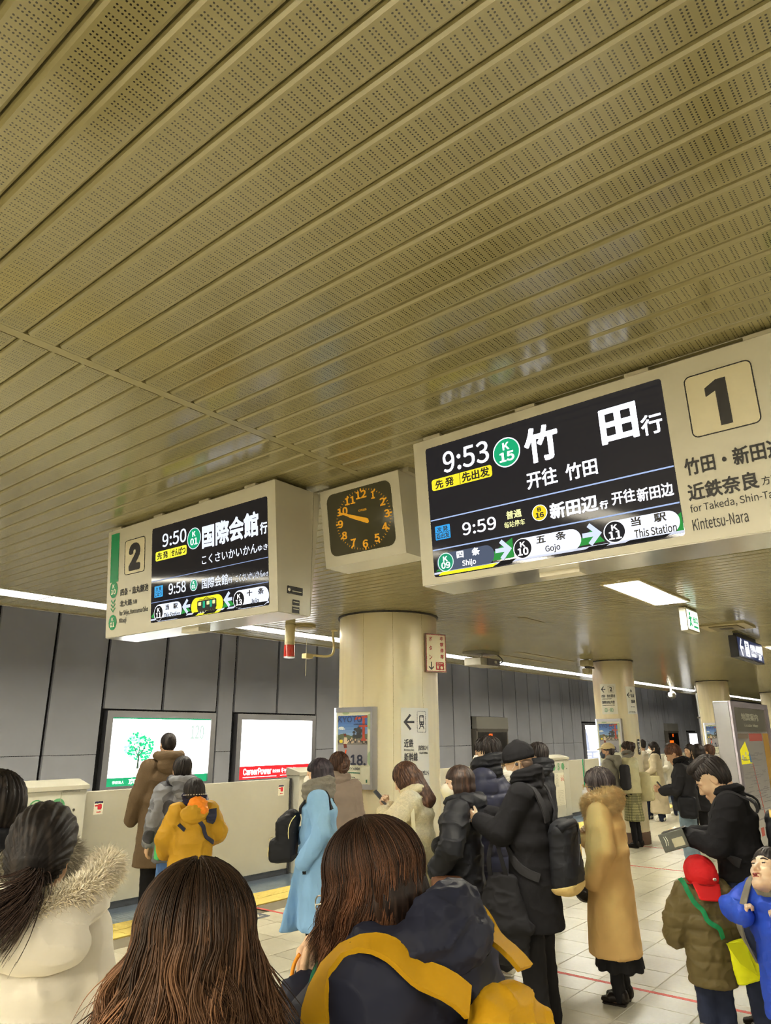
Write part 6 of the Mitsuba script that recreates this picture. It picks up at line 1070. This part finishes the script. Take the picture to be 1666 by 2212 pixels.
# ---- nearest figures, seen from behind
p = Person('woman nearest the lens with long wavy brown hair in a dark coat', (.83, 1.08), 62, 1.578, head=(0, 6, 0), hs_skin='skin_light', shw=.165); p.body(coarse=.018)
p.hair(HD, 'long', h=.006, amp=.006, length=-.19, width=.086, back=.096, flare=.02)
strands(p, 4600, 5, (1.20, 1.36), .058, .019, (.016, .010, .007), (.23, .115, .060), gap=42, clumps=95, r=.0016, cut=.36, fly=.45)
p.coat('cloth_charcoal', hem=.6, hw=.23, hd=.18, sleeve=(.078, .072, .06), amp=.010, h=.010, chest=(.195, .15)); scarf(p, 'cloth_charcoal', .036, (.09, .10), 1.42, 'collar', lumps=2); p.trousers(BK); p.shoes(LB)
p = Person('woman with a brown bob and glasses in a navy padded jacket, nearest in the middle', (1.337, 1.011), 94, 1.612, shz=.045, head=(16, 16, 0), hands=((.27, .02, 1.255), (.20, -.14, 1.05)), poles=((-.4, .9, -.5), (-.4, -.9, -.5)), hs_skin='skin_light', neck=.075); p.body(coarse=.016, fists=(((.3, -.2, .93), (-.8, -.3, 0), 40), None)); p.face(True, False); p.glasses(silv)
p.hair(HD, 'bob', h=.006, amp=.005, length=-.12, width=.088, back=.096, fringe=.032); strands(p, 4400, 9, (1.31, 1.40), .008, .008, (.019, .011, .008), (.20, .088, .046), gap=30, clumps=150, r=.0015, cut=.46, fly=.2, bend=.02, vol=.98)
p.coat('nylon_navy', hem=.62, hw=.21, hd=.15, sleeve=(.092, .084, .062), thick=.006, amp=.011, h=.008, chest=(.19, .130), waist=(.185, .125), fz=8, seed=71, cuff=.035)
c = Sculpt(); q = lambda X, Y, Z: A([X, Y, Z]); c.ell(q(-.085, 0, 1.420), (.062, .140, .065), None, .03); c.ell(q(-.080, -.01, 1.468), (.045, .095, .038), None, .025); c.torus(q(.0, 0, 1.40), (.095, .125), .034, (p.f, p.l), k=.03, a0=55, a1=305); c.cone(q(.09, .07, 1.37), q(.10, .10, 1.30), .030, .026); p.add('hood', push(push(c.mesh(.007), wrinkle(.012, 13, 11, 4)), wrinkle(.004, 45, 30, 6)), 'nylon_navy')
scarf(p, 'knit_ivory', .026, (.075, .075), 1.40, 'sweater_collar', lumps=2, x=.035); c = Sculpt(); c.chain(spline([(.12, .075, 1.385), (.18, .055, 1.335), (.215, .045, 1.27), (.22, .03, 1.17)], 10), .024, .01); c.chain(spline([(.11, -.06, 1.38), (.16, -.05, 1.32), (.19, -.03, 1.22)], 8), .024, .01); p.add('green_scarf', push(c.mesh(.006), lambda v: .004*np.sin(v[:, 1]*420)), 'knit_green')
obj('sweater_front', push((lambda c: c.mesh(.008))(Sculpt().econe((.085, .02, 1.345), (.085, .01, 1.15), (.085, .075), (.13, .10), (0, 1, 0), .03)), wrinkle(.004, 12, 12, 2)), 'knit_ivory', p.key, True, at=p.M)
obj('pendant', tri(m3.Manifold.sphere(.014, 16).scale((.6, 1, 1.1)).translate((.178, .075, 1.315))), mat('glass_blue', (.02, .05, .35), .1, 0, .8), p.key, True, at=p.M); obj('necklace', tube(spline([(.11, .10, 1.40), (.165, .085, 1.35), (.176, .076, 1.328)], 12), .0014, 5), gold, p.key, True, at=p.M)
for x, y, z in ((.075, .165, 1.335), (.145, .135, 1.27)): obj('snap_button', tri(m3.Manifold.sphere(.008, 10).scale((.6, 1, 1)).translate((x, y, z))), gold, p.key, True, at=p.M)
scarf_c = Sculpt(); w = p.ha[0]; d = nrm(w-p.el[0]); scarf_c.cone(w-d*.055, w-d*.012, .036, .034); p.add('knit_cuff', push(scarf_c.mesh(.005), lambda v: .002*np.sin(v@p.l*500)), 'knit_ivory')
t = thing('phone_strap', 'orange cord loop held by the woman in the navy padded jacket', 'strap'); obj('cord', tube(spline([w+A([.0, .03, .085]), w+A([.012, .04, .05]), w+A([.01, .045, .0]), w+A([.005, .05, -.04]), w+A([-.012, .055, -.055]), w+A([-.016, .055, -.02]), w+A([-.002, .05, -.005])], 30), .0042, 6), cloth('cord_orange', '#d98a2a', .6), t, True, at=p.M)
c = Sculpt(); c.box((-.190, -.03, 1.08), (.055, .140, .20), None, .045, .03); c.ell((-.180, -.03, 1.27), (.05, .125, .06), None, .03); c.ell((-.215, -.03, 1.02), (.06, .135, .12), None, .04); t = bag('mustard yellow backpack on the woman in the navy padded jacket', p, 'canvas_yellow', c, 'backpack', .008, .012)
strap(t, p, [(-.20, .06, 1.33), (-.165, .125, 1.40), (-.11, .165, 1.428), (-.06, .178, 1.428), (-.01, .19, 1.395), (.035, .20, 1.33), (.055, .215, 1.23), (.03, .235, 1.10)], .058, 'canvas_yellow', .010, on=p.cm); strap(t, p, [(-.20, -.14, 1.33), (-.14, -.15, 1.42), (.0, -.16, 1.43), (.11, -.16, 1.32), (.12, -.18, 1.15)], .06, 'canvas_yellow', .010, on=p.cm)
# ponytail
p = Person('woman with a low ponytail in a white coat with a fur-trimmed hood', (1.065, 2.095), 54, 1.615, head=(-4, 8, 0), hs_skin='skin_light', shw=.140, hs=.93); p.body(coarse=.018)
c = Sculpt(); R = p.HR; c.ell(p.H(-.014, 0, .040), (.108, .088, .092), R, .02); c.ell(p.H(-.055, 0, -.015), (.072, .080, .080), R, .03); c.cone(p.H(-.095, 0, -.045), p.H(-.118, .0, -.090), .05, .022, .04); c.ell(p.H(.11, 0, -.055), (.085, .068, .085), R, .01, 's')
def pulled(v):
    d = v-p.H(-.115, 0, -.085); d = d/np.linalg.norm(d, axis=1, keepdims=True); a = np.arctan2(d@p.hl, d@p.hu); b = np.arctan2(d@p.hf, np.hypot(d@p.hl, d@p.hu)); return .0022*np.sin(a*46+5*fb(np.stack([a*5, b*2, a*0], 1), 2, 3))*np.clip(b*1.5+1, 0, 1)
hk = p.add('hair', push(c.mesh(.005), pulled), HB)
rg = np.random.default_rng(6); n = 900; s = np.linspace(0, 1, 16); base = spline([p.H(-.115, 0, -.085), (-.160, -.015, 1.445), (-.190, .0, 1.415), (-.205, .03, 1.385), (-.20, .085, 1.345)], 16); off = rg.normal(0, 1, (n, 1, 3)); sp = (.008+.036*np.sin(np.clip(s*1.5, 0, 1.57))*s)[None, :, None]; P = base[None]+off*sp; P += np.cumsum(rg.normal(0, .0006, (n, 16, 3)), 1)
mm, cc = tubes(P, .0013*(1-.7*s[None]**2)*np.ones((n, 1)), np.clip(A([.016, .011, .010])+A([.035, .02, .014])*rg.random((n, 1, 1))*np.ones((1, 16, 1)), 0, 1)); p.add('ponytail', mm, 'hair_strands', True, parent=hk, kind='stuff', color=cc)
c = Sculpt(); c.torus(p.H(-.118, 0, -.092), (.016, .022), .007, (nrm(np.cross(p.hl, base[2]-base[0])), p.hl), k=.004); p.add('hair_tie', c.mesh(.004), BK, parent=hk)
p.coat('wool_white', hem=.5, hw=.235, hd=.185, sleeve=(.078, .078, .070), amp=.008, h=.009, chest=(.185, .15), waist=(.195, .155), seed=81, fz=3)
c = Sculpt(); c.ell((-.150, -.045, 1.315), (.060, .120, .060), None, .04); c.ell((-.14, -.05, 1.285), (.055, .095, .05), None, .04); c.chain([(.0, -.165, 1.395), (-.06, -.145, 1.375), (-.12, -.09, 1.355), (-.15, -.03, 1.335), (-.155, .05, 1.32), (-.11, .13, 1.33)], .042, .04); hd2 = p.add('hood', push(c.mesh(.008), wrinkle(.006, 10, 9, 4)), 'wool_white')
c = Sculpt(); ring_ = spline([(.02, -.172, 1.452), (-.03, -.160, 1.425), (-.08, -.130, 1.405), (-.12, -.090, 1.390), (-.15, -.04, 1.372), (-.168, .01, 1.355), (-.165, .07, 1.345), (-.12, .14, 1.36), (-.04, .17, 1.385)], 22); c.chain(ring_, [.027]*22, .012); c.ell((.02, -.172, 1.447), (.034, .034, .032), None, .02); fm = c.mesh(.008); fr_ = p.add('fur_band', fm, 'fur_white', parent=hd2); fur(fm, 9000, .034, 'fur_white', p, 'fur_tuft', 2, hd2, .25, .0016)
scarf(p, 'wool_white', .030, (.085, .09), 1.425, 'stand_collar', lumps=2); p.trousers(BK); p.shoes(LB)
# left edge
p = Person('person with dark hair and a grey fur hood at the left edge', (1.20, 2.72), 78, 1.672, head=(6, 4, 0)); p.body(coarse=.018); p.hair(HB, 'short', amp=.007, vol=1.10, h=.006)
p.coat('nylon_black', hem=.5, hw=.24, hd=.19, amp=.010, h=.010); c = Sculpt(); c.chain([(-.03+.12*math.cos(a), .235*math.sin(a), 1.40+.03*math.cos(a)) for a in np.radians(np.linspace(60, 300, 18))], .045, .015); fm = c.mesh(.009); fr_ = p.add('fur_band', fm, 'fur_grey'); fur(fm, 6000, .045, 'fur_grey', p, 'fur_tuft', 4, fr_, .35, .0018); scarf(p, 'nylon_black', .036, (.09, .10), 1.46, 'collar', lumps=2); p.trousers(BK); p.shoes(LB)
